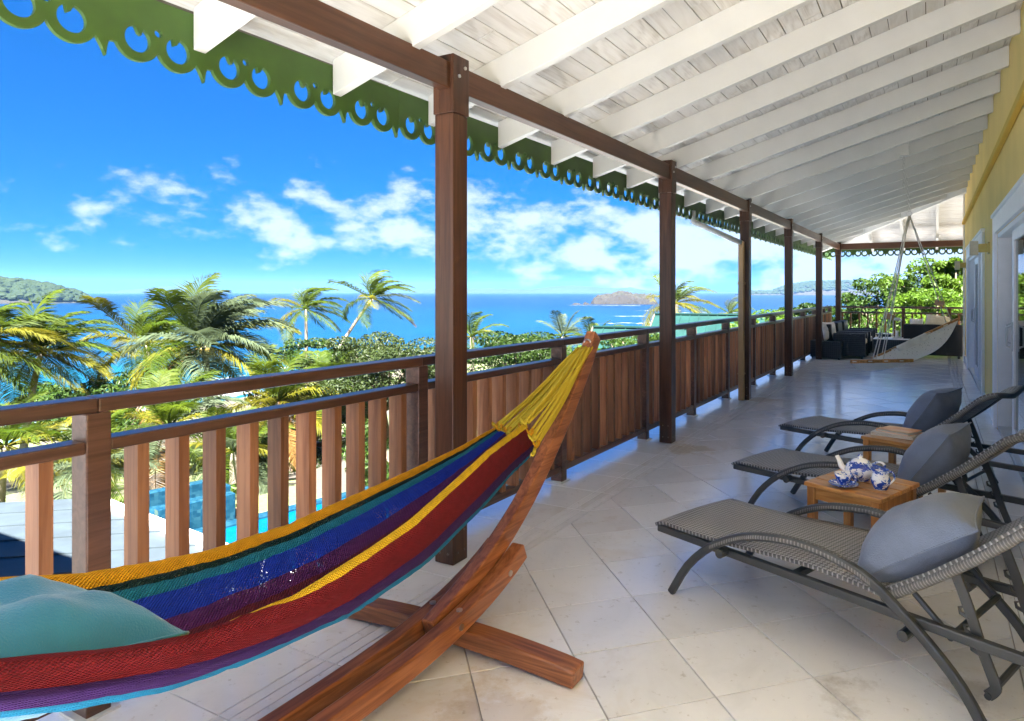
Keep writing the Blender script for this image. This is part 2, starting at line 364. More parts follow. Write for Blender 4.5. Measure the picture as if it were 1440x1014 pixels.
for k, c in YC.items(): M['y_' + k] = yarn('hammock_yarn_' + k, c, {'green': .3, 'blue': .26, 'purple': .27, 'maroon': .22, 'teal': .18}.get(k, 0))
M['cord'] = yarn('yellow_cord', (.98, .74, .06))
M['rope'] = plain('white_rope', (.72, .70, .66), .8, nscale=60, bs=.4)
def leaf(name, c1, c2, tr=.35, rough=.45, scale=.6):
    m, t, b = mat(name)
    oi = nd(t, 'ShaderNodeObjectInfo')
    n = noise_n(t, coords(t, rnd=17), scale, 3, .6); n2 = noise_n(t, coords(t), 9, 2)
    f = mixc(t, n.outputs[0], n2.outputs[0], .5)
    r = ramp(t, f, [(.3, c1), (.68, c2)]); c = vary(t, r.outputs[0], .8, 1.25)
    t.links.new(c, b.inputs['Base Color']); b.inputs['Roughness'].default_value = rough; b.inputs['Specular IOR Level'].default_value = .15
    tl = nd(t, 'ShaderNodeBsdfTranslucent'); ml = nd(t, 'ShaderNodeMixShader'); ml.inputs[0].default_value = tr
    g = nd(t, 'ShaderNodeHueSaturation'); g.inputs['Value'].default_value = 1.4; t.links.new(c, g.inputs['Color']); t.links.new(g.outputs[0], tl.inputs[0])
    t.links.new(b.outputs[0], ml.inputs[1]); t.links.new(tl.outputs[0], ml.inputs[2])
    t.links.new(ml.outputs[0], t.nodes['Material Output'].inputs[0]); return m
M['frond'] = leaf('palm_frond_green', (.018, .042, .004), (.066, .088, .006), .4, rough=.6)
M['frondy'] = leaf('palm_frond_yellow', (.062, .074, .006), (.145, .125, .011), .4, rough=.6)
M['frondg'] = leaf('palm_frond_silver', (.034, .052, .026), (.075, .095, .05), rough=.55)
M['frondb'] = leaf('palm_frond_dry', (.10, .05, .014), (.17, .095, .03), .15)
M['bush'] = leaf('shrub_leaf', (.007, .024, .004), (.034, .060, .008), .25)
M['bushb'] = leaf('shrub_leaf_bright', (.020, .050, .004), (.062, .108, .008), .3)
M['bushd'] = leaf('shrub_leaf_dull', (.008, .016, .004), (.030, .042, .010), .2)
M['trunk'] = plain('palm_trunk_bark', (.26, .22, .18), .85, var=.2, nscale=6, bs=.5)
M['bark'] = plain('tree_bark', (.14, .10, .07), .9, var=.2, nscale=10, bs=.5)
M['coconut'] = plain('coconut_husk', (.30, .22, .04), .5)

# ------------------------------------------------------------------ ground, sea, added bounce paving
SEA = -10.5
def shore(y): return -60 - .25 * max(y, -40) if y < 100 else -85 + (y - 100) ** 1.25 * .55
def gh(x, y):
    t = x - shore(y)
    if t < 0: return SEA - .1 + max(t, -60) * .06
    inland = -15 - shore(y) if y < 60 else 60
    k = min(1, t / max(inland, 20)); base = -4.1 - max(0, y - 22) * .03
    return SEA - .1 + (base - SEA + .1) * (k ** 1.15) + .25 * noise.noise((x * .12, y * .12, 0)) * (1 if k < 1 else 0)
gb = MB(); gx = [-150 + 3 * i for i in range(91)]; gy = [-60 + 3 * i for i in range(101)]
gb.grid(lambda i, j: (gx[i], gy[j], gh(gx[i], gy[j])), 90, 100)
def ground_mat():
    m, t, b = mat('sand_and_grass')
    n = noise_n(t, coords(t), .16, 6, .65); n2 = noise_n(t, coords(t), 7, 6, .7)
    g = ramp(t, n2.outputs[0], [(.3, (.05, .085, .02)), (.7, (.16, .19, .055))])
    s = ramp(t, n2.outputs[0], [(.3, (.045, .037, .028)), (.7, (.08, .068, .053))])
    r = ramp(t, n.outputs[0], [(.44, (0, 0, 0)), (.54, (1, 1, 1))])
    t.links.new(mixc(t, g.outputs[0], s.outputs[0], r.outputs[0]), b.inputs['Base Color']); b.inputs['Roughness'].default_value = .95
    bump(t, b, n2.outputs[0], .5, .08); return m
struct(put('ground', gb, ground_mat(), smooth=True))
def sea_mat():
    m, t, b = mat('sea_water')
    g = nd(t, 'ShaderNodeNewGeometry'); ln = nd(t, 'ShaderNodeVectorMath', operation='LENGTH'); t.links.new(g.outputs['Position'], ln.inputs[0])
    mr = nd(t, 'ShaderNodeMapRange'); mr.inputs['From Min'].default_value = 60; mr.inputs['From Max'].default_value = 1100; t.links.new(ln.outputs['Value'], mr.inputs['Value'])
    n = noise_n(t, coords(t, (.004, .012, 1)), 1, 5, .6)
    ad_ = nd(t, 'ShaderNodeMath', operation='MULTIPLY_ADD'); ad_.inputs[1].default_value = .24; t.links.new(n.outputs[0], ad_.inputs[0]); t.links.new(mr.outputs[0], ad_.inputs[2])
    r = ramp(t, ad_.outputs[0], [(.05, (.035, .17, .16)), (.12, (.006, .095, .125)), (.22, (.0012, .033, .078)), (.6, (.0007, .019, .055)), (1, (.0007, .015, .048))])
    nsw = noise_n(t, coords(t, (.03, .011, 1)), 1, 8, .68); rsw = ramp(t, nsw.outputs[0], [(.3, (.72, .78, .86)), (.7, (1.25, 1.2, 1.12))])
    n2 = noise_n(t, coords(t, (.05, .12, 1)), 1, 8, .72)
    fo = ramp(t, n2.outputs[0], [(.68, (0, 0, 0)), (.72, (1, 1, 1))])
    t.links.new(mixc(t, mixc(t, r.outputs[0], rsw.outputs[0], 1, 'MULTIPLY'), (.5, .53, .55), fo.outputs[0]), b.inputs['Base Color'])
    b.inputs['Roughness'].default_value = .28; b.inputs['Specular IOR Level'].default_value = .18
    n3 = noise_n(t, coords(t, (.5, .9, 1)), 1, 7, .7); bump(t, b, n3.outputs[0], .9, .5); return m
sb = MB(); R_ = 45000
sb.add([(R_ * math.cos(2 * math.pi * i / 64), R_ * math.sin(2 * math.pi * i / 64), SEA) for i in range(64)], [tuple(range(64))])
struct(put('sea', sb, sea_mat()))
pt = MB(); pt.box((-13.5, -8, -4.6), (-3.1, 19.3, -3.86)); pt.box((-13.5, 19.3, -4.6), (9, 44, -3.86)); struct(put('bounce_paving', pt, plain('grey_paving', (.66, .65, .63), .8, var=.1)))  # pale paving added to bounce sunlight up under the veranda roof
# surf along the beach: thin sheets of foam lying on the water
def foam_mat():
    m, t, b = mat('white_surf_foam')
    n = noise_n(t, coords(t, (.35, .35, 1)), 1, 7, .7)
    r = ramp(t, n.outputs[0], [(.50, (0, 0, 0)), (.62, (1, 1, 1))]); t.links.new(r.outputs[0], b.inputs['Alpha'])
    b.inputs['Base Color'].default_value = (.42, .44, .45, 1); b.inputs['Roughness'].default_value = .8; return m
M['foam'] = foam_mat()
fb = MB()
for k in range(3):
    off = [2.0, -5, -11][k]; wd_ = [5, 2.2, 1.6][k]
    fb.grid(lambda i, j: (shore(-20 + 2 * i) + off - j * wd_ + 1.8 * noise.noise((i * .18, k * 7.1, 0)), -20 + 2 * i, SEA + .03 + .01 * k), 65, 1)
stuff(put('surf_foam', fb, M['foam']))

# ------------------------------------------------------------------ veranda floor: tiles laid on the diagonal between two border strips
YT = -7.6  # floor carried on behind the camera as an added sunlit bounce terrace
Y0, Y1, XO, XW = -1.5, 19.2, -2.74, .62  # roof stops short at its near end so sun reaches that terrace
fl = MB(); fl.box((XO - .02, YT, -.45), (1.0, Y1 + .02, -.012))
floor = struct(put('floor', fl, M['grout'])); floor['_world'] = 1
T = .41; G = .004
def clip(poly, x0, x1, y0, y1):
    for ax, lim, sg in ((0, x0, 1), (0, x1, -1), (1, y0, 1), (1, y1, -1)):
        out = []
        for i in range(len(poly)):
            a, b = poly[i - 1], poly[i]; ia = (a[ax] - lim) * sg >= 0; ib = (b[ax] - lim) * sg >= 0
            if ia != ib:
                t_ = (lim - a[ax]) / (b[ax] - a[ax]); out.append((a[0] + (b[0] - a[0]) * t_, a[1] + (b[1] - a[1]) * t_))
            if ib: out.append(b)
        poly = out
        if not poly: return poly
    return poly
def area(p): return abs(sum(p[i-1][0] * p[i][1] - p[i][0] * p[i-1][1] for i in range(len(p)))) / 2
SL0, SL1, SR0, SR1 = -2.16, -2.00, .30, .44            # the border strips
polys = []
c0 = (-.683, 2.898); hd = T / math.sqrt(2)
for i in range(-60, 61):
    for j in range(-60, 61):
        cx_ = c0[0] + (i + j + 1) * hd; cy_ = c0[1] + (i - j) * hd
        if not (-3 < cx_ < 1.2 and YT - 1 < cy_ < Y1 + 1): continue
        r_ = hd - G
        p = clip([(cx_ + r_, cy_), (cx_, cy_ + r_), (cx_ - r_, cy_), (cx_, cy_ - r_)], SL1 + .003, SR0 - .003, YT, Y1)
        if len(p) >= 3 and area(p) > .004: polys.append((p, 'tile'))
y = YT
while y < Y1:
    b_ = min(y + T, Y1)
    for x0, x1 in ((XO, SL0), (SR1, XW - .002)): polys.append(([(x0 + .003, y + .002), (x1 - .003, y + .002), (x1 - .003, b_ - .002), (x0 + .003, b_ - .002)], 'tile'))
    for x0, x1 in ((SL0, SL1), (SR0, SR1)):
        for k in range(3):
            a_ = lerp(x0, x1, k / 3); c_ = lerp(x0, x1, (k + 1) / 3); polys.append(([(a_ + .002, y + .002), (c_ - .002, y + .002), (c_ - .002, b_ - .002), (a_ + .002, b_ - .002)], 'strip'))
    y += T
def vis(p):
    x_ = sum(q[0] for q in p) / len(p); y_ = sum(q[1] for q in p) / len(p)
    d = -math.sin(TH) * x_ + math.cos(TH) * y_
    if d < .3: return 0
    u = CX + F * (math.cos(TH) * x_ + math.sin(TH) * y_) / d; v = CY + F * H / d
    return area(p) / d ** 3 if -60 < u < 1500 and v < 1080 else 0
polys.sort(key=lambda q: -vis(q[0]) * (1 if q[1] == 'tile' else .35))
rest = MB()
def prism(mb, p):
    n = len(p); A = sum(p[i-1][0] * p[i][1] - p[i][0] * p[i-1][1] for i in range(n))
    if A < 0: p = p[::-1]
    dz = random.uniform(-.0006, .0006)
    c = [(sum(q[0] for q in p) / n), (sum(q[1] for q in p) / n)]
    ins = [(lerp(q[0], c[0], .006), lerp(q[1], c[1], .006)) for q in p]
    v = [(x, y, -.012) for x, y in p] + [(x, y, -.0015 + dz) for x, y in p] + [(x, y, dz) for x, y in ins]
    f = [tuple(range(2 * n, 3 * n))]
    for i in range(n):
        k = (i + 1) % n; f += [(i, k, n + k, n + i), (n + i, n + k, 2 * n + k, 2 * n + i)]
    mb.add(v, f)
cnt = {'tile': 0, 'strip': 0}
for p, kind in polys:
    if vis(p) > 0 and cnt[kind] < (290 if kind == 'tile' else 90):
        mb = MB(); prism(mb, p); cnt[kind] += 1
        put('tile' if kind == 'tile' else 'border_tile', mb, M['tile'], floor)
    else: prism(rest, p)
stuff(put('further_tiles', rest, M['tile'], floor))

# ------------------------------------------------------------------ the house
hs_ = thing('house', 'yellow stucco house wall with white framed sliding doors along the veranda', 'house', (.62, 8, 0), world=True)
wl = MB()
DH = 2.07; doors = [(4.3, 8.30), (10.32, 14.45)]
def zc(x): return 2.855 + .29 * (x + 2.2)              # underside of the ceiling boards
ys = [-.6] + [v for d in doors for v in d] + [16.03]
for a_, b_ in zip(ys[::2], ys[1::2]): wl.box((.62, a_, -.4), (.86, b_, DH))
wl.box((.62, -.6, DH), (.86, 16.03, zc(.62) + .3))
wl.box((.86, 15.79, -.4), (7, 16.03, 4.2)); wl.box((6.8, -.6, -.4), (7, 15.79, 4.2)); wl.box((.86, -.6, -.4), (6.8, -.4, 4.2))
put('wall', wl, M['yellow'], hs_)
im = MB(); im.box((.86, -.4, -.3), (6.8, 15.79, -.02)); put('room_floor', im, M['plaster'], hs_)
im = MB(); im.box((.86, -.4, 3.3), (6.8, 15.79, 3.4)); put('room_ceiling', im, M['plaster'], hs_)
im = MB(); im.box((3.6, -.4, -.02), (3.7, 15.79, 3.3)); put('room_partition', im, M['plaster'], hs_)
bm_ = MB(); bm_.box((.565, -.6, 2.86), (.618, 16.03, 2.93)); put('moulding', bm_, M['yellow2'], hs_, bevel=.01)
bm_ = MB(); bm_.box((.585, 16.031, 0), (.70, 16.09, 3.5)); put('corner_trim', bm_, M['white'], hs_)
for a_, b_ in ((8.46, 10.16), (14.61, 16.03), (-.6, 4.14)):
    sk = MB(); sk.box((.598, a_, .003), (.6185, b_, .13)); put('skirting', sk, M['white'], hs_)
def glass_mat():
    m, t, b = mat('door_glass')
    fr = nd(t, 'ShaderNodeFresnel'); fr.inputs[0].default_value = 1.5
    gl = nd(t, 'ShaderNodeBsdfGlossy'); gl.inputs['Roughness'].default_value = .02; tr = nd(t, 'ShaderNodeBsdfTransparent'); tr.inputs[0].default_value = (.82, .88, .88, 1)
    mx = nd(t, 'ShaderNodeMixShader'); t.links.new(fr.outputs[0], mx.inputs[0]); t.links.new(tr.outputs[0], mx.inputs[1]); t.links.new(gl.outputs[0], mx.inputs[2])
    t.links.new(mx.outputs[0], t.nodes['Material Output'].inputs[0]); return m
M['glass'] = glass_mat()
M['curtain'] = fabric('white_louvre', (.8, .8, .8))
for di, (a_, b_) in enumerate(doors):
    fr = MB()                                           # architrave and lining
    fr.box((.585, a_ - .16, DH), (.6185, b_ + .16, DH + .18)); fr.box((.585, a_ - .16, .002), (.6185, a_, DH)); fr.box((.585, b_, .002), (.6185, b_ + .16, DH))
    fr.box((.57, a_ - .2, DH + .18), (.6185, b_ + .2, DH + .215))
    fr.box((.62, b_ - .04, .002), (.86, b_ - .001, DH)); fr.box((.62, a_ + .001, .002), (.86, a_ + .04, DH)); fr.box((.62, a_ + .04, DH - .05), (.86, b_ - .04, DH - .001))
    door = put('sliding_door', fr, M['white'], hs_, bevel=.004); door['_world'] = 1
    th = MB(); th.box((.62, a_ + .04, .002), (.86, b_ - .04, .03)); put('threshold', th, M['gutter'], door)
    n = 4; wl_ = (b_ - a_ - .08) / n
    for k in range(n):
        y0_ = a_ + .04 + k * wl_ + (.0 if k != n - 1 or di else -.38); y1_ = y0_ + wl_ + .05; xf = .665 + .055 * (k % 2)
        y1_ = min(y1_, b_ - .045)
        lf = MB()
        lf.box((xf, y0_, .032), (xf + .045, y0_ + .11, DH - .052)); lf.box((xf, y1_ - .11, .032), (xf + .045, y1_, DH - .052))
        lf.box((xf, y0_ + .11, .032), (xf + .045, y1_ - .11, .19)); lf.box((xf, y0_ + .11, DH - .15), (xf + .045, y1_ - .11, DH - .052))
        put('door_leaf', lf, M['white'], door, bevel=.004)
        gp = MB(); gp.box((xf + .018, y0_ + .112, .192), (xf + .026, y1_ - .112, DH - .152)); put('pane', gp, M['glass'], door)
        if k in (1, 3, 2):
            hb = MB(); hy = y0_ + .055 if k == 1 else y1_ - .055
            hb.tube([(xf - .002, hy, .93), (xf - .05, hy, .95), (xf - .05, hy, 1.12), (xf - .002, hy, 1.14)], .011, 8); hb.box((xf - .012, hy - .02, .9), (xf, hy + .02, 1.17)); put('handle', hb, M['gutter'], door, smooth=False)
wg = thing('shade_block', 'unseen block added behind the camera to shade the lower roof and bounce light', 'house', (-9, -3, -4), world=True)  # added out of view: shades the lower roof, bounces sun into the veranda
m = MB(); m.box((-17, -6, -4.2), (-4.2, .35, 3.9)); put('wall', m, M['plaster'], wg)
m = MB(); m.hexa([(-17.5, -6.5, 3.9), (-3.7, -6.5, 3.9), (-3.7, .7, 3.9), (-17.5, .7, 3.9), (-17.5, -6.5, 4.05), (-3.7, -6.5, 4.05), (-3.7, .7, 4.05), (-17.5, .7, 4.05)]); put('roof', m, M['greenroof0'], wg)
# two brass wall lamps
for i, (yy, lb) in enumerate(((9.35, 'brass box wall lamp between the two sliding doors'), (15.2, 'brass box wall lamp beyond the farther sliding door'))):
    t_ = thing('wall_lamp', lb, 'wall lamp', (.62, yy, 1.98), group='brass lamps on the yellow wall')
    b1 = MB(); b1.box((-.02, -.055, -.07), (-.001, .055, .07)); put('back_plate', b1, M['brass'], t_, bevel=.003)
    b1 = MB(); b1.box((-.12, -.028, -.05), (-.02, .028, .05)); put('bracket', b1, M['brass'], t_, bevel=.003)
    b1 = MB(); b1.box((-.21, -.05, -.085), (-.12, .05, .085)); put('shade', b1, M['cream'], t_, bevel=.004)

# ------------------------------------------------------------------ veranda roof
rf = thing('veranda_roof', 'white boarded veranda roof on cream rafters with a brown beam and green scalloped fascia', 'roof', (-2.2, 8, 2.5), world=True)
XE = -2.80; RB = 2.67                                   # eave; rafter underside at the beam
def zr(x): return RB + .29 * (x + 2.2)
YE = 18.0; HX = -2.0                                    # hip corner over the corner post
rys = [.28 + .742 * i for i in range(9)]; 
yy = rys[-1]
while yy < 17.9: yy += .86; rys.append(yy)
rys = [-.46] + rys
def rafter_along_x(y, x0, x1, w_=.055, h_=.183):
    m = MB(); a, b = y - w_ / 2, y + w_ / 2
    m.hexa([(x0, a, zr(x0)), (x1, a, zr(x1)), (x1, b, zr(x1)), (x0, b, zr(x0)), (x0, a, zr(x0) + h_), (x1, a, zr(x1) + h_), (x1, b, zr(x1) + h_), (x0, b, zr(x0) + h_)]); return m
for y_ in rys:
    xend = min(XW - .003, HX + (YE - y_) - .06)
    if xend < XE + .3: continue
    put('rafter', rafter_along_x(y_, XE + ox(y_), xend), M['rafter'], rf, bevel=.004)
# hip rafter and the end slope beyond it
hp = MB(); hp.bar((HX - .8, YE + .8, zr(HX - .8) + .06), (XW + 1.5, YE - (XW + 1.5 - HX), zr(XW + 1.5) + .06), .09, .2); put('hip_rafter', hp, M['rafter'], rf)
YEe = YE + .8
for x_ in (-1.35, -.62, .12, .9, 1.7):
    yh = YE - (x_ - HX); m = MB(); w_ = .055; a, b = x_ - w_ / 2, x_ + w_ / 2
    zf = lambda yy: RB + .29 * (YE - yy) + .06
    m.hexa([(a, YEe, zf(YEe)), (b, YEe, zf(YEe)), (b, yh + .05, zf(yh)), (a, yh + .05, zf(yh)), (a, YEe, zf(YEe) + .17), (b, YEe, zf(YEe) + .17), (b, yh + .05, zf(yh) + .17), (a, yh + .05, zf(yh) + .17)])
    put('jack_rafter', m, M['rafter'], rf)
BW = .122; rnd = random.Random(3)
x_ = XE - .04; row = 0
while x_ < XW - .002:
    x1_ = min(x_ + BW - .006, XW - .002); ye_row = min(Y1, YE - (x_ - HX)) ; y_ = Y0 + rnd.uniform(0, 2)
    a_ = Y0
    while a_ < ye_row - .02:
        b_ = min(y_, ye_row)
        if b_ - a_ > .05:
            m = MB(); dz = rnd.uniform(-.002, .002); o0, o1 = ox(a_) if row < 3 else 0, ox(b_) if row < 3 else 0
            m.hexa([(x_, a_ + .0015, zc(x_) + dz), (x1_, a_ + .0015, zc(x1_) + dz), (x1_, b_ - .0015, zc(x1_) + dz), (x_, b_ - .0015, zc(x_) + dz),
                    (x_, a_ + .0015, zc(x_) + .02), (x1_, a_ + .0015, zc(x1_) + .02), (x1_, b_ - .0015, zc(x1_) + .02), (x_, b_ - .0015, zc(x_) + .02)])
            put('ceiling_board', m, M['board'], rf)
        a_ = b_; y_ = b_ + rnd.uniform(3.2, 5.2)
    x_ += BW; row += 1
yb = YEe + .04
while yb > YE - (XW + 2 - HX):
    ya = yb - BW + .006; xl = HX + (YE - yb)
    zf = lambda yy: RB + .185 + .06 + .29 * (YE - yy)
    m = MB(); m.hexa([(xl, ya, zf(ya)), (3, ya, zf(ya)), (3, yb, zf(yb)), (xl, yb, zf(yb)), (xl, ya, zf(ya) + .02), (3, ya, zf(ya) + .02), (3, yb, zf(yb) + .02), (xl, yb, zf(yb) + .02)])
    put('ceiling_board', m, M['boardx'], rf); yb -= BW
# roof covering above the boards, carried on over the house
dk = MB()
dk.hexa([(XE - .12, Y0, zc(XE - .12) + .03), (4, Y0, zc(4) + .03), (4, 14.6, zc(4) + .03), (XE - .12, Y1 + .1, zc(XE - .12) + .03), (XE - .12, Y0, zc(XE - .12) + .09), (4, Y0, zc(4) + .09), (4, 14.6, zc(4) + .09), (XE - .12, Y1 + .1, zc(XE - .12) + .09)])
dk.hexa([(4, Y0, zc(4) + .03), (9, Y0, zc(4) - 1.2), (9, 14.6, zc(4) - 1.2), (4, 14.6, zc(4) + .03), (4, Y0, zc(4) + .09), (9, Y0, zc(4) - 1.1), (9, 14.6, zc(4) - 1.1), (4, 14.6, zc(4) + .09)])
zf = lambda yy: RB + .185 + .06 + .29 * (YE - yy) + .03
dk.add([(XE - .12, YEe + .1, zf(YEe + .1)), (8, YEe + .1, zf(YEe + .1)), (8, 14, zf(14)), (2.2, 14, zf(14))], [(0, 1, 2, 3)])
put('roof_deck', dk, M['dark'], rf)
# main beam between the posts, in lengths; the end beam
PY = [-.45, 2.83, 6.035, 8.925, 11.78, 14.99, 18.0]; PX = -2.295     # post centres
for a_, b_ in zip(PY, PY[1:]):
    m = MB(); m.bar((PX + .012 + ox(a_), a_ + .06, 2.597), (PX + .012 + ox(b_), b_ - .06, 2.597), .07, .142); put('beam', m, M['beam'], rf, bevel=.005)
m = MB(); m.bar((PX + ox(18) + .06, 18, 2.60), (3, 18, 2.60), .07, .15); put('beam', m, M['beamx'], rf, bevel=.005)
# fascia: green boards with sawn scrolls, one motif = two rings, a hook in each and a spike between motifs
def fascia_mesh(nm, P=.39):
    cu = bpy.data.curves.new('fascia_board', 'CURVE'); cu.dimensions = '2D'; cu.fill_mode = 'BOTH'; cu.extrude = .011
    out = []
    for k in range(nm):                                 # bottom outline, x along, y up (0 = bottom of the rings)
        o = k * P
        for c_ in (.105, .265):
            a0, a1 = (200, 340) if c_ < .2 else (200, 340)
            for q in range(13):
                a = math.radians(lerp(a0, a1, q / 12)); out.append((o + c_ + .082 * math.cos(a), .082 + .082 * math.sin(a) - .0))
        out += [(o + .352, .045), (o + .366, .02), (o + .380, -.012), (o + .384, .022), (o + P, .05)]
    out = [(0, .05)] + out
    pts = out + [(nm * P, .27), (0, .27)]
    def spl(p):
        s = cu.splines.new('POLY'); s.points.add(len(p) - 1); s.use_cyclic_u = True
        for i, (x, y) in enumerate(p): s.points[i].co = (x, y, 0, 1)
    spl(pts)
    for k in range(nm):
        o = k * P
        for c_, sg in ((.105, 1), (.265, -1)):
            h = []
            for q in range(22):
                a = math.radians(100 + 325 * q / 21); r_ = .049
                h.append((c_ + sg * r_ * math.cos(a) * 1.0, .088 + r_ * 1.06 * math.sin(a)))
            h += [(c_ + sg * .014, .107), (c_ + sg * .004, .113)]     # the hook curling into the ring
            spl([(o + x, y) for x, y in h])
        spl([(o + .185 + .016 * math.cos(a), .137 + .016 * math.sin(a)) for a in [2 * math.pi * q / 10 for q in range(10)]])
    ob = bpy.data.objects.new('tmp', cu); COL.objects.link(ob); dg = bpy.context.evaluated_depsgraph_get()
    me = bpy.data.meshes.new_from_object(ob.evaluated_get(dg)); bpy.data.objects.remove(ob); bpy.data.curves.remove(cu)
    me.materials.clear(); me.materials.append(M['green']); return me
FM = fascia_mesh(5); FL = 5 * .39
y_ = .24 - .39 * 3
while y_ < Y1 - .3:
    o = bpy.data.objects.new('fascia_board', FM); COL.objects.link(o); o.parent = rf; o.matrix_parent_inverse = Matrix.Translation(-rf.location)
    o.matrix_world = Matrix.Translation((XE - .014 + ox(y_), y_ + .001, 2.378)) @ Matrix.Rotation(math.pi / 2 - .0125, 4, 'Z') @ Matrix.Rotation(math.pi / 2, 4, 'X')
    o.scale = (.9985, 1, 1); y_ += FL
x_ = XE + ox(19)
while x_ < 3:
    o = bpy.data.objects.new('fascia_board', FM); COL.objects.link(o); o.parent = rf; o.matrix_parent_inverse = Matrix.Translation(-rf.location)
    o.matrix_world = Matrix.Translation((x_, YEe + .02, 2.378)) @ Matrix.Rotation(math.pi / 2, 4, 'X'); x_ += FL
# posts
plabels = ['brown wooden roof post out of the picture at the start of the veranda', 'nearest brown roof post rising behind the rainbow hammock', 'second brown roof post, right of the hammock stand arm', 'third brown roof post with a tan downpipe beside it', 'fourth brown roof post, between the downpipe post and the armchairs', 'fifth brown roof post beside the black armchairs', 'corner roof post at the far end of the veranda']
for i, y_ in enumerate(PY[1:], 1):
    t_ = thing('roof_post', plabels[i], 'post', (PX + ox(y_), y_, 0), group='posts carrying the veranda roof')
    m = MB(); s_ = .062; m.box((-s_, -s_, .002), (s_, s_, 2.40)); m.box((-.022, -s_ - .0, 2.40), (s_, s_, 2.40)) if False else None
    put('shaft', m, M['post'], t_, bevel=.006)
    m = MB(); m.box((-.068, -.068, 2.40), (-.026, .068, 2.71)); m.box((.050, -.068, 2.40), (.068, .068, 2.71)); m.box((-.026, -.068, 2.40), (.05, -.0601, 2.71)); put('head', m, M['post'], t_, bevel=.004)
    for bz, by in ((.06, -.025), (.06, .03), (.17, .03), (.17, -.025)):
        m = MB(); m.tube([(.062, by, bz), (.067, by, bz)], .0065, 8); put('bolt', m, M['bolt'], t_)
        m = MB(); m.tube([(by, -.062, bz), (by, -.067, bz)], .0065, 8); put('bolt', m, M['bolt'], t_)
    for bz, by in ((2.60, -.02), (2.655, .03)):
        m = MB(); m.tube([(.068, by, bz), (.075, by, bz)], .010, 8); put('bolt', m, M['steel'], t_)
# gutter elbow and downpipe by the third post
t_ = thing('downpipe', 'pale sloping rainwater pipe turning into a tan downpipe at the third post', 'downpipe', (PX + ox(8.9) - .02, 8.80, 0), world=True)
m = MB(); e0 = Vector((-2.80 + ox(8.2), 8.25, 2.36)); e1 = Vector((PX + ox(8.9) - .025, 8.80, 2.10))
m.tube([e0 + Vector((0, 0, .14)), e0, e0 + (e1 - e0) * .06], .036, 12); m.tube([e0, e1], .036, 12); put('offset_pipe', m, M['gutter'], t_, smooth=True)
m = MB(); m.box((e1.x - .036, 8.80 - .034, .004), (e1.x + .036, 8.80 + .034, 2.12)); put('down_pipe', m, M['pipe'], t_, bevel=.008)
m = MB(); m.box((e1.x - .042, 8.80 - .04, 1.55), (e1.x + .042, 8.80 + .04, 1.58)); m.box((e1.x - .042, 8.80 - .04, .35), (e1.x + .042, 8.80 + .04, .37)); put('pipe_bracket', m, M['pipe'], t_)

# ------------------------------------------------------------------ railings
ra = thing('side_railing', 'long brown wooden railing with upright slats along the sea side', 'railing', (-2.55, 8, 0), world=True)
rp = [-.42, 1.228, 2.84, 4.40, 6.03, 7.45, 8.85, 10.29, 11.68, 13.10, 14.5, 15.9, 17.25, 18.30]
RXI = -2.50                                             # inner face
def rx(y): return RXI + ox(y)
for a_, b_ in zip(rp, rp[1:]):
    m = MB(); m.bar((rx(a_) - .048, a_ + .0, 1.062), (rx(b_) - .048, b_ - .001, 1.062), .098, .05); put('top_rail', m, M['rail'], ra, bevel=.006)
    m = MB(); m.bar((rx(a_) - .042, a_ + .0395, .922), (rx(b_) - .042, b_ - .0395, .922), .088, .042); put('middle_rail', m, M['rail'], ra, bevel=.005)
    m = MB(); m.bar((rx(a_) - .04, a_ + .0395, .105), (rx(b_) - .04, b_ - .0395, .105), .07, .05); put('bottom_rail', m, M['rail'], ra, bevel=.004)
    n = max(3, round((b_ - a_ - .08) / .1435)); st = (b_ - a_) / n
    for k in range(1, n):
        y_ = a_ + st * k
        m = MB(); xx = rx(y_) - .004; m.box((xx - .088, y_ - .02, .1305), (xx, y_ + .02, .9005))
        put('slat', m, M['slat'], ra)
for y_ in rp:
    m = MB(); xx = rx(y_); m.box((xx - .095, y_ - .039, .004), (xx + .003, y_ + .039, 1.0365)); put('rail_post', m, M['rail'], ra, bevel=.005)
    m = MB(); m.box((xx - .13, y_ - .06, .002), (xx + .02, y_ + .06, .010)); put('foot_plate', m, M['gutter'], ra)
re = thing('end_railing', 'brown wooden railing across the far end of the veranda', 'railing', (-1, 18.3, 0), world=True)
xs = [rx(18.3) + .06, -.62, .38, 2.2]
for a_, b_ in zip(xs, xs[1:]):
    m = MB(); m.bar((a_ - (0 if a_ > -2 else .01), 18.30, 1.062), (b_ - .001, 18.30, 1.062), .095, .05); put('top_rail', m, M['railx'], re, bevel=.005)
    for z_, h_ in ((.80 + .122, .042), (.105, .05)):
        m = MB(); m.bar((a_ + .0395, 18.30, z_), (b_ - .0395, 18.30, z_), .075, h_); put('middle_rail' if z_ > .5 else 'bottom_rail', m, M['railx'], re, bevel=.004)
    n = round((b_ - a_) / .21); 
    for k in range(1, n):
        x_ = lerp(a_, b_, k / n); m = MB(); m.box((x_ - .02, 18.275, .1305), (x_ + .02, 18.325, .9005)); put('baluster', m, M['slat'], re)
for x_ in xs[1:]:
    m = MB(); m.box((x_ - .039, 18.26, .004), (x_ + .039, 18.345, 1.0365)); put('rail_post', m, M['post'], re, bevel=.004)

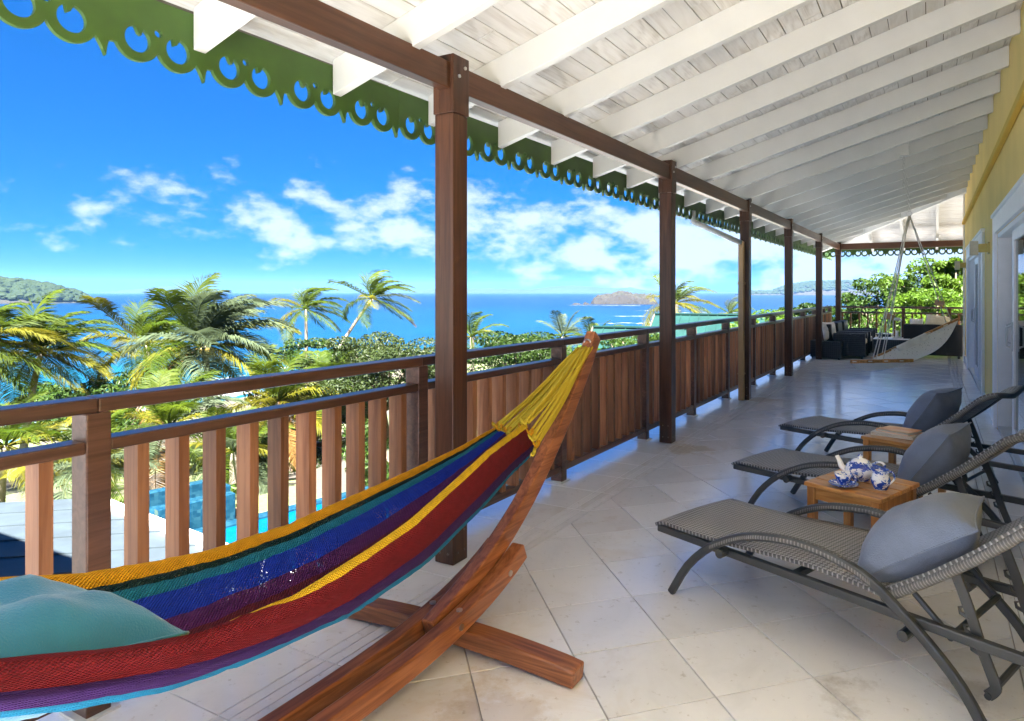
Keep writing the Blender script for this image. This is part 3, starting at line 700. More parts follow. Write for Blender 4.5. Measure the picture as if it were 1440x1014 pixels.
# ------------------------------------------------------------------ hammock stand and hammock
HXC, HYC = -1.73, 1.25
st_ = thing('hammock_stand', 'curved reddish larch hammock stand with a crossed foot', 'hammock stand', (HXC, HYC, 0), world=True)
def lowz(y): return .098 + .175 * (abs(y - HYC) / 1.29) ** 3.4
for sx_ in (-1, 1):
    m = MB(); pts = [(HXC + sx_ * .068, HYC + 1.29 * k / 14, lowz(HYC + 1.29 * k / 14)) for k in range(-14, 15)]
    m.sweep(pts, .066, .078, (1, 0, 0)); put('lower_beam', m, M['stand'], st_, bevel=.008)
for sg in (1, -1):
    m = MB(); ctl = [(2.0, .13), (2.25, .215), (2.48, .325), (2.70, .465), (2.90, .635), (3.1, .825), (3.28, 1.02), (3.42, 1.20)]
    pts = catmull([(HXC, HYC + sg * (y - HYC), z) for y, z in ctl], 4); m.sweep(pts, .062, .088, (1, 0, 0)); arm = put('upper_arm', m, M['stand'], st_, bevel=.008); arm['_world'] = 1
    m = MB(); fy = HYC + sg * .90                        # foot: a shallow arch lying across
    pts = [(HXC + .58 * k / 8, fy, .036 + .030 * (1 - (k / 8) ** 2) - .0) for k in range(-8, 9)]
    m.sweep(pts, .09, [.072 if abs(k) < 8 else .066 for k in range(-8, 9)], (0, 1, 0)); put('cross_foot', m, M['standx'], st_, bevel=.008)
    for by in (.82, 1.16):
        y_ = HYC + sg * by; z_ = lowz(y_)
        m = MB(); m.tube([(HXC + .101, y_, z_), (HXC + .106, y_, z_)], .013, 10); put('bolt', m, M['steel'], st_)
        for sx_ in (-1, 1):
            if by < 1:
                m = MB(); m.tube([(HXC + sx_ * .068, y_ + .03 * sg, z_ + .045), (HXC + sx_ * .068, y_ + .03 * sg, z_ + .051)], .013, 10); put('bolt', m, M['steel'], st_)
    m = MB(); ey = HYC + sg * (3.385 - HYC); cz = 1.165
    m.tube([(HXC, ey + sg * .05, cz + .035), (HXC, ey - sg * .03, cz)], .007, 8)
    m.tube([(HXC + .02 * math.cos(a), ey - sg * .045 + .0, cz - .005 + .02 * math.sin(a)) for a in [2 * math.pi * q / 14 for q in range(15)]], .005, 6, False); put('eye_hook', m, M['steel'], st_)
ham = thing('hammock', 'rainbow striped cotton net hammock with yellow cords', 'hammock', (HXC, HYC, .4), world=True)
YH = 1.42                                               # half length of the cloth
farZ = [(-.17, 1.0), (.3, .885), (.74, .765), (.935, .70), (1.118, .662), (1.3, .634), (1.565, .632), (1.83, .66), (2.13, .695), (2.43, .74), (2.67, .79)]
farX = [(0, -2.02), (.4, -2.0), (.8, -1.96), (1.2, -1.91), (1.42, -1.885)]
crZ = [(-.17, 1.0), (.3, .85), (.57, .752), (.77, .69), (.92, .655), (1.17, .635), (1.45, .664), (1.63, .69), (1.87, .732), (2.22, .79), (2.67, .825)]
crX = [(0, -1.48), (.4, -1.50), (.8, -1.57), (1.2, -1.64), (1.42, -1.67)]
nrX = [(0, -1.475), (.4, -1.475), (.8, -1.52), (1.2, -1.585), (1.42, -1.61)]
nrZ = [(-.17, .93), (.3, .775), (.57, .668), (.68, .627), (.86, .574), (1.07, .541), (1.36, .518), (1.72, .55), (1.87, .58), (2.37, .668), (2.67, .70)]
trD = [(0, .105), (.6, .09), (1.0, .06), (1.42, .02)]
STR = [('gold', .0, .08), ('green', .08, .112), ('teal', .112, .158), ('blue', .158, .275), ('purple', .275, .36), ('maroon', .36, .485), ('sun', .485, .615), ('red', .615, .79), ('violet', .79, .92), ('cyan', .92, 1.0)]
def hsec(y):
    d = min(YH, abs(y - HYC)); sgn = 0 if y > HYC else 1
    f = Vector((interp(farX, d), y, interp(farZ, y))); c = Vector((interp(crX, d), y, interp(crZ, y))); n_ = Vector((interp(nrX, d), y, interp(nrZ, y)))
    tr = Vector((lerp(f.x, c.x, .55), y, min(f.z, c.z) - interp(trD, d)))
    p = [f, Vector((lerp(f.x, tr.x, .42), y, lerp(f.z, tr.z, .66))), tr, Vector((lerp(tr.x, c.x, .70), y, lerp(tr.z, c.z, .55))), c + Vector((0, 0, .012)), lerp(c, n_, .25) + Vector((.022, 0, 0)), lerp(c, n_, .6) + Vector((.03, 0, 0)), n_]
    k_ = max(0, min(1, (1.35 - y) / .62)); k_ = .085 * k_ * k_ * (3 - 2 * k_); sv = [0, .20, .405, .495 + k_ * .6, .575 + k_, .66 + k_ * .9, .81 + k_ * .4, 1.0]   # towards the pillow the near rim rolls over
    return p, sv
def hpt(y, s):
    p, sv = hsec(y)
    for i in range(len(sv) - 1):
        if s <= sv[i+1] + 1e-9:
            t = (s - sv[i]) / (sv[i+1] - sv[i]); p0 = p[max(i-1, 0)]; p1 = p[i]; p2 = p[i+1]; p3 = p[min(i+2, len(p)-1)]
            q = .5 * ((2*p1) + (p2-p0)*t + (2*p0-5*p1+4*p2-p3)*t*t + (3*p1-p0-3*p2+p3)*t*t*t)
            return q
    return p[-1].copy()
NY = 110
ends = {}
for name, s0, s1 in STR:
    m = MB(); nv = 5
    def P(i, j, s0=s0, s1=s1, name=name):
        y = HYC + YH * (2 * i / NY - 1); s = lerp(s0, s1, j / nv)
        tt = j / nv; q = hpt(y, s)
        thick = .010 if name in ('gold', 'sun') else .004
        puff = thick * math.sin(math.pi * tt) + .0022 * noise.noise((y * 26, s * 40, 1.3)) + .0012 * math.sin(y * 260 + s * 60)
        edge = .0035 * noise.noise((y * 38, round(s * 50), 5)) if j in (0, nv) else 0
        return q + Vector((puff * .6, -.13 * s * (1 if y > HYC else -1) * (abs(y - HYC) / YH) ** 4, puff + edge))
    m.grid(P, NY, nv, uv=lambda i, j, s0=s0, s1=s1: (2.9 * i / NY, lerp(s0, s1, j / nv) * .95))
    put('stripe', m, M['y_' + name], ham, smooth=True)['label'] = name.replace('sun', 'bright yellow') + ' woven stripe'
    ends[name] = [[P(NY, j) for j in range(nv + 1)], [P(0, j) for j in range(nv + 1)]]
for k, sg in ((0, 1), (1, -1)):
    tip = Vector((HXC, HYC + sg * (3.345 - HYC), 1.135))
    src = []
    for nm, n in (('gold', 3), ('green', 1), ('teal', 1), ('blue', 3), ('purple', 2), ('maroon', 2), ('sun', 4), ('red', 4), ('violet', 2), ('cyan', 2)):
        for q in range(n): src.append((nm, ends[nm][k][min(5, round((q + .5) / n * 5))] + Vector((0, random.uniform(-.015, .015), random.uniform(-.004, .004)))))
    for i, (nm, p0) in enumerate(src):
        fr_ = (i / (len(src) - 1) - .5)
        p3 = tip + Vector((fr_ * .075, -sg * (.03 + .015 * (i % 3)), -.012 + .02 * ((i * 7) % 5) / 5 - abs(fr_) * .01))
        mid1 = lerp(p0, p3, .45) + Vector((0, 0, -.012 - .012 * (i % 2)))
        m = MB(); m.tube(catmull([p0, mid1, lerp(p0, p3, .8), p3], 4), [.0068] * 12 + [.008], 6); put('cord', m, M['cord'], ham, smooth=True)
        if i % 2 == 0:
            kb = MB(); kb.tube([p0 + Vector((.016 * math.cos(a), .012 * math.sin(a) * sg, .012 * math.sin(a * 2) + .004)) for a in [2 * math.pi * q / 8 for q in range(9)]], .007, 6); put('knot', kb, M['cord'] if i % 4 else M['y_gold'], ham, smooth=True)
    m = MB(); base = tip + Vector((0, -sg * .16, -.085))   # the braided head wound over the gathered cords
    m.grid(lambda i, j: lerp(base, tip, i / 10) + Vector(((.035 + .012 * (1 - i / 10)) * math.cos(2 * math.pi * j / 12), 0, (.018) * math.sin(2 * math.pi * j / 12))), 10, 12, uv=lambda i, j: (i * .02, j * .012))
    put('braided_head', m, M['cord'], ham, smooth=True)
    m = MB(); m.tube([tip, tip + Vector((0, sg * .05, .035))], .008, 8); put('hanging_loop', m, M['cord'], ham)
# ------------------------------------------------------------------ cushions
def pillow(name, label, material, loc, size, thick, rot, wr=.012, seed=0, cat='pillow', group=None):
    n = 22; m = MB(); sx_, sy_ = size
    def half(sg):
        def P(i, j):
            u = 2 * i / n - 1; v = 2 * j / n - 1
            k = max(0, (1 - abs(u) ** 2.6)) ** .55 * max(0, (1 - abs(v) ** 2.6)) ** .55
            pin = 1 - .07 * (1 - abs(u)) * abs(v) ** 3 * 0 ; cu = 1 - .085 * (1 - v * v); cv = 1 - .085 * (1 - u * u)
            x = u * sx_ / 2 * (cu if abs(u) > .0 else 1); y = v * sy_ / 2 * cv
            wv = wr * noise.noise((u * 2.3 + seed, v * 2.3, sg * 3 + seed)) * k + wr * .35 * abs(noise.noise((u * 5 + v * 3 + seed, v * 1.2 - u, sg * 2 + seed))) * k + wr * .6 * noise.noise((u * 6 + seed, v * 1.4, sg + 9)) * k * (abs(u) ** 2 + abs(v) ** 2)
            return (x, y, sg * k * thick / 2 + wv)
        return P
    m.grid(half(1), n, n); o = len(m.v); m.grid(half(-1), n, n)
    N1 = (n + 1) ** 2
    for fi in range(n * n, 2 * n * n): m.f[fi] = m.f[fi][::-1]
    # piping along the seam joins the two halves
    rim = [(i, 0) for i in range(n)] + [(n, j) for j in range(n)] + [(n - i, n) for i in range(n)] + [(0, n - j) for j in range(n)]
    pts = [Vector(half(1)(i, j)) * .5 + Vector(half(-1)(i, j)) * .5 for i, j in rim]; pts.append(pts[0])
    t = thing(name, label, cat, loc, group=group); t.rotation_euler = rot
    put('cover', m, material, t, smooth=True)
    m2 = MB(); m2.tube(pts, .0045, 6, False); put('seam', m2, material, t, smooth=True); return t
pillow('hammock_pillow', 'large teal velvet pillow lying in the rainbow hammock', M['teal'], (-1.79, .66, .668), (.44, .60), .25, (math.radians(-14), math.radians(-4), math.radians(10)), .030, 3)

# ------------------------------------------------------------------ sun loungers
def lounger(label, loc, ang, bx_):
    t = thing('sun_lounger', label, 'sun lounger', loc, ang, 'grey woven sun loungers')
    W = .60; y0_, y1_ = .035, W - .035                   # local x towards the head, y across
    for yy in (y0_, y1_):
        m = MB(); m.box((-.115, yy - .016, .262), (1.93, yy + .016, .297)); put('side_rail', m, M['frame'], t, bevel=.006)
    for xx, z_ in ((-.10, .279), (1.91, .279), (.62, .27)):
        m = MB(); m.box((xx - .016, y0_ + .0165, z_ - .014), (xx + .016, y1_ - .0165, z_ + .014)); put('cross_bar', m, M['frame'], t, bevel=.004)
    def segz(s): return .305 + .016 * math.exp(-((s + .10) / .05) ** 2) * 0 + .045 * math.sin(min(1, max(0, (s + .1) / 1.25)) * math.pi * 1.0) * .55 - .015 * math.sin(max(0, min(1, (s + .1) / 1.25)) * math.pi * 2)
    m = MB(); nu = 40
    def P(i, j):
        s = lerp(-.125, bx_ + .01, i / nu); y = lerp(.022, W - .022, j / 8); crown = .008 * (1 - (2 * j / 8 - 1) ** 2)
        z = segz(s) + crown - .02 * max(0, (-.08 - s) / .045)
        return (s, y, z)
    m.grid(P, nu, 8, uv=lambda i, j: (1.265 * i / nu, .55 * j / 8))
    so = put('seat', m, M['wicker'], t, smooth=True); sm = so.modifiers.new('solid', 'SOLIDIFY'); sm.thickness = .016; sm.offset = -1
    ba = math.radians(40); bz_ = .325; BL = .72  # backrest, hinged behind the seat
    def Q(i, j):
        s = i / 26; l_ = BL * s; y = lerp(.03, W - .03, j / 8); crown = -.03 * (1 - (2 * j / 8 - 1) ** 2) * min(1, s * 3)
        cur = .018 * math.sin(s * math.pi) * -1 + .05 * max(0, (s - .8) / .2) ** 2 * -1
        n_ = (-math.sin(ba), math.cos(ba)); h = cur + crown
        return (bx_ + l_ * math.cos(ba) + n_[0] * h, y, bz_ + l_ * math.sin(ba) + n_[1] * h)
    m = MB(); m.grid(Q, 26, 8, uv=lambda i, j: (BL * i / 26, .54 * j / 8))
    bo = put('backrest', m, M['wicker'], t, smooth=True); sm = bo.modifiers.new('solid', 'SOLIDIFY'); sm.thickness = .02; sm.offset = -1
    for j in (0, 8):
        m = MB(); pts = [Vector(Q(i, j)) + Vector((.006, 0, -.006)) for i in range(27)]; m.grid(lambda i, k: pts[i] + Vector((-.017 * math.sin(ba) * math.sin(2 * math.pi * k / 8), .017 * math.cos(2 * math.pi * k / 8), .017 * math.cos(ba) * math.sin(2 * math.pi * k / 8))), 26, 8, uv=lambda i, k: (k / 8 * .1, BL * i / 26))
        put('back_tube', m, M['wickerarm'], t, smooth=True)
    m = MB(); a_, b_ = Vector(Q(26, 0)), Vector(Q(26, 8)); m.tube([a_, lerp(a_, b_, .5) + Vector((.012, 0, -.03)), b_], .019, 8); put('back_top_tube', m, M['wickerarm'], t, smooth=True)
    for yy in (0.0, W):
        ctl = [(-.005, .002), (.10, .165), (.235, .292), (.37, .368), (.50, .412), (.68, .436), (.86, .418), (.98, .378), (1.075, .312), (1.185, .225), (1.285, .125), (1.365, .002)]
        m = MB(); m.sweep(catmull([(x, yy, z) for x, z in ctl], 3), .03, .036, (0, 1, 0)); put('arm_and_leg', m, M['frame'], t, bevel=.008)
        sub = catmull([(x, yy, z) for x, z in ctl[2:8]], 5)
        m = MB(); m.grid(lambda i, k: sub[i] + Vector((0, .0172 * math.cos(2 * math.pi * k / 10), .0202 * math.sin(2 * math.pi * k / 10))), len(sub) - 1, 10, uv=lambda i, k: (k / 10 * .1, i * .0275)); put('arm_wrap', m, M['wickerarm'], t, smooth=True)
        sg = 1 if yy == 0 else -1
        for xx, zz in ((.30, .285), (1.10, .235)):
            m = MB(); m.tube([(xx, yy - sg * .028, zz), (xx, yy + sg * .03, zz)], .02, 12); put('knob', m, M['frame'], t, smooth=False)
        # notched strut holding the backrest
        yn = yy + sg * .07
        m = MB(); ctl = [(bx_ + .24, .475), (bx_ + .285, .36), (bx_ + .32, .25), (bx_ + .36, .15), (bx_ + .36, .125), (bx_ + .34, .10)]; m.sweep(catmull([(x, yn, z) for x, z in ctl], 3), .012, .034, (0, 1, 0)); put('notched_strut', m, M['frame'], t)
        for q in range(3):
            m = MB(); hx, hz = bx_ + .285 + .018 * q, .345 - .055 * q; m.tube([(hx, yn, hz - .01), (hx - .03, yn, hz + .0), (hx - .035, yn, hz + .018), (hx - .025, yn, hz + .022)], [.007, .007, .005, .003], 6); put('notch', m, M['frame'], t)
    for xx, zz in ((bx_ + .342, .10), (bx_ + .225, .25)):
        m = MB(); m.tube([(xx, .06, zz), (xx, W - .06, zz)], .012, 10); put('brace_bar', m, M['frame'], t)
    for yy in (.07, W - .07):
        m = MB(); m.tube([(bx_ + .225, yy, .25), (bx_ + .10, yy, .36)], .011, 8); put('prop', m, M['frame'], t)
    return t
LA = math.radians(-21.5)
LG = [('grey woven sun lounger nearest the camera', (-1.105, 3.018, 0), LA), ('middle grey woven sun lounger, between the two side tables', (-1.075, 4.34, 0), math.radians(-19)), ('farthest grey woven sun lounger, beyond the table with books', (-1.055, 5.78, 0), math.radians(-20.5))]
for (lb, lc, an), bx in zip(LG, (1.0, 1.0, .96)): lounger(lb, lc, an, bx)
def on_l(i, s, wv, z):
    lc, an = LG[i][1], LG[i][2]; return (lc[0] + s * math.cos(an) - wv * math.sin(an), lc[1] + s * math.sin(an) + wv * math.cos(an), z)
pls = ['grey cushion propped on the nearest lounger', 'grey cushion propped on the middle lounger', 'grey cushion propped on the farthest lounger']
prm = [(1.02, .32, .475, 34, 16, .50), (1.05, .30, .50, 55, 4, .46), (1.01, .32, .52, 56, -2, .46)]
for i, (s_, wv_, z_, tilt, yaw, sz_) in enumerate(prm):
    p = pillow('lounger_cushion', pls[i], M['cushion'], on_l(i, s_, wv_, z_), (sz_, .46), .26, (0, 0, 0), .010, 10 + i, 'cushion', 'grey cushions on the loungers')
    p.rotation_mode = 'QUATERNION'
    p.rotation_quaternion = (Matrix.Rotation(LG[i][2] + math.radians(yaw), 3, 'Z') @ Matrix.Rotation(-math.radians(tilt), 3, 'Y')).to_quaternion()

# ------------------------------------------------------------------ side tables, tea things, books
def side_table(label, c, ang):
    t = thing('side_table', label, 'side table', (*c, 0), ang, 'small wooden side tables')
    hx, hy, zt = .205, .225, .45
    for k in range(4):
        y0_ = -hy + k * (2 * hy) / 4; m = MB(); m.box((-hx, y0_ + .005, zt - .022), (hx, y0_ + hy / 2 - .005, zt)); put('top_plank', m, M['teak'], t, bevel=.004)
    for sx_ in (-1, 1):
        m = MB(); m.box((sx_ * (hx - .035) - .01, -hy + .056, zt - .085), (sx_ * (hx - .035) + .01, hy - .056, zt - .0225)); put('apron', m, M['teakz'], t)
        m = MB(); m.box((-hx + .056, sx_ * (hy - .035) - .01, zt - .085), (hx - .056, sx_ * (hy - .035) + .01, zt - .0225)); put('apron', m, M['teak'], t)
        for sy_ in (-1, 1):
            m = MB(); cx_, cy_ = sx_ * (hx - .034), sy_ * (hy - .034); m.box((cx_ - .021, cy_ - .021, .003), (cx_ + .021, cy_ + .021, zt - .0225)); put('leg', m, M['teakz'], t, bevel=.003)
    return t
TC = [(-.325, 3.765), (-.165, 5.10)]; TA = math.radians(-21.5)
side_table('small wooden side table carrying the blue and white tea set', TC[0], TA)
side_table('small wooden side table carrying the books', TC[1], TA)
def on_t(i, x, y): return (TC[i][0] + x * math.cos(TA) - y * math.sin(TA), TC[i][1] + x * math.sin(TA) + y * math.cos(TA), .451)
def china():
    m, t, b = mat('blue_and_white_china')
    n = noise_n(t, coords(t), 26, 6, .65, 1.5); n2 = noise_n(t, coords(t), 70, 4, .6)
    tc = nd(t, 'ShaderNodeTexCoord'); sp = nd(t, 'ShaderNodeSeparateXYZ'); t.links.new(tc.outputs['Object'], sp.inputs[0])
    wv = nd(t, 'ShaderNodeMath', operation='SINE'); ml = nd(t, 'ShaderNodeMath', operation='MULTIPLY'); ml.inputs[1].default_value = 75; t.links.new(sp.outputs['Z'], ml.inputs[0]); t.links.new(ml.outputs[0], wv.inputs[0])
    a = nd(t, 'ShaderNodeMath', operation='MULTIPLY_ADD'); a.inputs[1].default_value = -.09; t.links.new(wv.outputs[0], a.inputs[0]); t.links.new(n.outputs[0], a.inputs[2])
    r = ramp(t, a.outputs[0], [(.44, (.012, .05, .36)), (.475, (.04, .17, .60)), (.51, (.80, .82, .86))])
    t.links.new(r.outputs[0], b.inputs['Base Color']); b.inputs['Roughness'].default_value = .08; b.inputs['Coat Weight'].default_value = .5; return m
M['china'] = china(); M['porcelain'] = plain('white_glaze', (.84, .84, .84), .08, var=.01)
tp = thing('teapot', 'blue and white patterned china teapot at the back of the side table', 'teapot', (-.335, 3.80, .451), TA + math.radians(8)); tp.scale = (.92, .92, .8)
m = MB(); m.lathe([(.045, 0), (.05, .008), (.05, .012), (.075, .035), (.085, .065), (.078, .095), (.058, .118), (.05, .122)], n=32); put('body', m, M['china'], tp, smooth=True)
m = MB(); m.lathe([(.054, .121), (.05, .128), (.03, .142), (.012, .147), (.009, .152), (.014, .160), (.010, .168), (.001, .171)], n=24); put('lid', m, M['china'], tp, smooth=True)
m = MB(); m.tube(catmull([(-.07, 0, .045), (-.105, 0, .07), (-.118, 0, .105), (-.135, 0, .138)], 4), [.022, .021, .02, .019, .018, .017, .016, .015, .014, .0135, .013, .0125, .012], 12); put('spout', m, M['porcelain'], tp, smooth=True)
m = MB(); m.tube(catmull([(.062, 0, .108), (.10, 0, .138), (.132, 0, .125), (.128, 0, .08), (.078, 0, .045)], 5), .008, 10); put('handle', m, M['china'], tp, smooth=True)
cp = thing('teacup', 'blue and white teacup standing in a saucer', 'teacup', Vector((-.40, 3.63, .463)), TA)
m = MB(); m.lathe([(.022, 0), (.024, .004), (.022, .008), (.034, .02), (.042, .042), (.046, .058), (.043, .057), (.039, .042), (.03, .02), (.001, .014)], n=28, cap=False); put('bowl', m, M['china'], cp, smooth=True)
m = MB(); m.tube(catmull([(.041, 0, .05), (.064, 0, .05), (.066, 0, .028), (.038, 0, .02)], 5), .004, 8); put('handle', m, M['china'], cp, smooth=True)
sa = put('saucer', (lambda m: (m.lathe([(.03, 0), (.034, 0), (.05, .006), (.07, .016), (.074, .019), (.07, .0195), (.048, .011), (.001, .0095)], n=32, cap=False), m)[1])(MB()), M['china'], smooth=True, loc=(-.40, 3.63, .451)); tag(sa, 'blue and white saucer under the teacup', 'saucer')
jg = thing('milk_jug', 'small blue and white china milk jug right of the teacup', 'jug', (-.228, 3.675, .451), TA + math.radians(-12))
m = MB(); m.lathe([(.032, 0), (.034, .006), (.046, .03), (.048, .045), (.040, .07), (.036, .085), (.042, .10), (.038, .10), (.033, .085), (.036, .07), (.001, .06)], n=28, cap=False)
m.v = [(x - (.022 * max(0, (z - .08) / .02) * max(0, -x / .04) ** 2 if z > .08 else 0), y, z + (.010 * max(0, -x / .04) if z > .09 else 0)) for x, y, z in m.v]
put('body', m, M['china'], jg, smooth=True)
m = MB(); m.tube(catmull([(.036, 0, .09), (.066, 0, .10), (.078, 0, .07), (.044, 0, .03)], 5), .005, 8); put('handle', m, M['china'], jg, smooth=True)
def page_mat():
    m, t, b = mat('paper_pages'); tc = nd(t, 'ShaderNodeTexCoord'); sp = nd(t, 'ShaderNodeSeparateXYZ'); t.links.new(tc.outputs['Object'], sp.inputs[0])
    wv = nd(t, 'ShaderNodeTexWave', bands_direction='Z'); wv.inputs['Scale'].default_value = 400; t.links.new(tc.outputs['Object'], wv.inputs['Vector'])
    r = ramp(t, wv.outputs[0], [(0, (.52, .49, .43)), (1, (.78, .75, .68))]); t.links.new(r.outputs[0], b.inputs['Base Color']); b.inputs['Roughness'].default_value = .8; return m
M['pages'] = page_mat()
def cover_mat(name, c1, c2, sc_):
    m, t, b = mat(name); n = noise_n(t, coords(t), sc_, 3); r = ramp(t, n.outputs[0], [(.38, c1), (.62, c2)]); t.links.new(r.outputs[0], b.inputs['Base Color']); b.inputs['Roughness'].default_value = .35; return m
def book(label, i, x, y, z, w_, d_, h_, ang, cm_, tilt=0):
    t = thing('book', label, 'book', Vector(on_t(i, x, y)) + Vector((0, 0, z)), TA + math.radians(ang), 'books on the side table')
    m = MB(); m.box((-w_ / 2, -d_ / 2, .0025), (w_ / 2 - .004, d_ / 2 - .003, h_ - .0025)); put('pages', m, M['pages'], t)
    m = MB(); m.box((-w_ / 2 - .003, -d_ / 2 - .003, 0), (w_ / 2, d_ / 2, .0023)); put('back_cover', m, cm_, t)
    m = MB(); m.hexa([(-w_ / 2 - .003, -d_ / 2 - .003, h_ - .0023), (w_ / 2, -d_ / 2 - .003, h_ - .0023 + tilt), (w_ / 2, d_ / 2, h_ - .0023 + tilt), (-w_ / 2 - .003, d_ / 2, h_ - .0023), (-w_ / 2 - .003, -d_ / 2 - .003, h_), (w_ / 2, -d_ / 2 - .003, h_ + tilt), (w_ / 2, d_ / 2, h_ + tilt), (-w_ / 2 - .003, d_ / 2, h_)]); put('front_cover', m, cm_, t)
    m = MB(); m.box((-w_ / 2 - .0055, -d_ / 2 - .003, 0), (-w_ / 2 - .0031, d_ / 2, h_)); put('spine', m, cm_, t)
book('pale picture book lying under the orange covered one', 1, -.05, -.01, 0, .27, .21, .022, 8, cover_mat('pale_cover', (.55, .52, .50), (.72, .66, .58), 9))
book('orange and cream covered book on top of the pale one', 1, -.035, .0, .0225, .23, .17, .016, -6, cover_mat('orange_cover', (.78, .30, .05), (.80, .50, .26), 5), .006)
book('grey book at the lounger end of the side table', 1, .135, .045, 0, .12, .16, .020, 3, cover_mat('grey_cover', (.34, .33, .33), (.44, .43, .42), 9))

# ------------------------------------------------------------------ hanging net chair
hook = Vector((-.30, 9.03, 3.14))
sw = thing('swing_chair', 'white rope net chair hanging on chains with slatted wooden bars', 'swing chair', (-.45, 9.2, .45), world=True)
m = MB(); m.box((hook.x - .05, 8.975, hook.z - .02), (hook.x + .05, 9.09, hook.z + .135)); put('ceiling_block', m, M['rafter'], sw)
def chain(p0, p1, n, parent):
    for k in range(n):
        c = lerp(p0, p1, (k + .5) / n); d = (p1 - p0) / n; ln_ = d.length * .68; sd_ = Vector((1, 0, 0)) if k % 2 else Vector((0, 1, 0)); m = MB()
        m.tube([c + d.normalized() * ln_ * math.cos(a) + sd_ * .013 * math.sin(a) for a in [2 * math.pi * q / 12 for q in range(13)]], .0042, 5, False); put('chain_link', m, M['steel'], parent, smooth=True)
ring = hook + Vector((.06, 0, -.70))
chain(hook, hook + Vector((.0, 0, -.42)), 11, sw); chain(hook + Vector((.03, 0, -.26)), ring, 10, sw)
m = MB(); m.tube([ring + Vector((.03 * math.cos(a), 0, -.03 + .03 * math.sin(a))) for a in [2 * math.pi * q / 16 for q in range(17)]], .005, 6, False); put('ring', m, M['steel'], sw, smooth=True)
A0, A1 = at(1196, 508.5, 8.05), at(1284, 507, 8.25)    # front bar
B0, B1 = at(1226, 505, 8.75), at(1348, 449, 8.75)     # back bar, tilted
m = MB()
for k in range(9):
    pass
def slotted(p0, p1, n, up):
    d = p1 - p0
    for k in range(n):
        mm = MB(); mm.bar(p0 + d * (k / n + .002), p0 + d * ((k + 1) / n - .002), .022, .045 if k % 2 == 0 else .041, up); put('bar_segment', mm, M['teak'], sw)
        if k % 2 == 0:
            mm = MB(); mm.bar(p0 + d * (k / n + .25 / n) + Vector((0, -.013, 0)), p0 + d * ((k + .75) / n) + Vector((0, -.013, 0)), .004, .013, up); put('lacing', mm, M['rope'], sw)
slotted(A0, A1, 8, (0, 0, 1)); slotted(B0, B1, 10, (0, 0, 1))
def net_mat():
    m, t, b = mat('white_net'); mp = coords(t, (1, 1, 1), 'UV'); v = nd(t, 'ShaderNodeTexVoronoi', feature='DISTANCE_TO_EDGE'); v.inputs['Scale'].default_value = 34; v.inputs['Randomness'].default_value = .3; t.links.new(mp.outputs[0], v.inputs['Vector'])
    lt = nd(t, 'ShaderNodeMath', operation='LESS_THAN'); lt.inputs[1].default_value = .40; t.links.new(v.outputs[0], lt.inputs[0]); t.links.new(lt.outputs[0], b.inputs['Alpha'])
    b.inputs['Base Color'].default_value = (.80, .78, .74, 1); b.inputs['Roughness'].default_value = .85; bump(t, b, v.outputs[0], .7, .02); return m
M['net'] = net_mat()
m = MB()
def NP(i, j):
    u = i / 24; v = j / 14
    p = lerp(lerp(A0, A1, u), lerp(B0, B1, u), v); sag = .22 * math.sin(math.pi * v) * (.35 + .65 * math.sin(math.pi * (.12 + .8 * u)))
    return p + Vector((.06 * math.sin(math.pi * v) * u, 0, -sag * (1 - .25 * u)))
m.grid(NP, 24, 14, uv=lambda i, j: (i / 24, j / 14 * .8)); put('net_seat', m, M['net'], sw, smooth=True)
m = MB(); c_ = lerp(B0, B1, .47); m.bar(c_ + (B1 - B0) * -.17 + Vector((0, -.05, -.03)), c_ + (B1 - B0) * .17 + Vector((0, -.05, -.03)), .05, .10); put('head_pad', m, M['white_fab'], sw, bevel=.02, seg=3)
rtop = ring + Vector((0, 0, -.06))
for i, pe in enumerate((lerp(A0, A1, .35), lerp(A0, A1, .52), lerp(B0, B1, .12), lerp(B0, B1, .86), lerp(B0, B1, .92), lerp(A0, A1, .40))):
    m = MB(); m.tube([rtop + Vector((.004 * i - .01, .004 * i, 0)), lerp(rtop, pe, .5), pe + Vector((0, 0, .02))], .0068, 6); put('rope', m, M['rope'], sw, smooth=True)
for pe, f_ in ((lerp(B0, B1, .86), .80), (lerp(B0, B1, .12), .72)):
    c_ = lerp(rtop, pe, f_); m = MB(); m.bar(c_ + Vector((-.055, 0, .03)), c_ + Vector((.055, 0, .0)), .05, .075); put('rope_spreader', m, M['teak'], sw, bevel=.004)

# ------------------------------------------------------------------ black rattan lounge set at the far end
def rat_box(mb, a, b):                                   # box with metric uv for the weave
    x0, y0, z0 = a; x1, y1, z1 = b
    mb.u = mb.u if mb.u is not None else {}
    for q in ([(x0,y0,z0),(x1,y0,z0),(x1,y0,z1),(x0,y0,z1)], [(x1,y0,z0),(x1,y1,z0),(x1,y1,z1),(x1,y0,z1)], [(x1,y1,z0),(x0,y1,z0),(x0,y1,z1),(x1,y1,z1)], [(x0,y1,z0),(x0,y0,z0),(x0,y0,z1),(x0,y1,z1)], [(x0,y0,z1),(x1,y0,z1),(x1,y1,z1),(x0,y1,z1)], [(x0,y1,z0),(x1,y1,z0),(x1,y0,z0),(x0,y0,z0)]):
        o = len(mb.v); mb.add(q, [(0, 1, 2, 3)]); P0 = Vector(q[0]); e1 = (Vector(q[1]) - P0); e2 = (Vector(q[3]) - P0)
        for k, p in enumerate(q): d = Vector(p) - P0; mb.u[o + k] = (d.dot(e1.normalized()), d.dot(e2.normalized()))
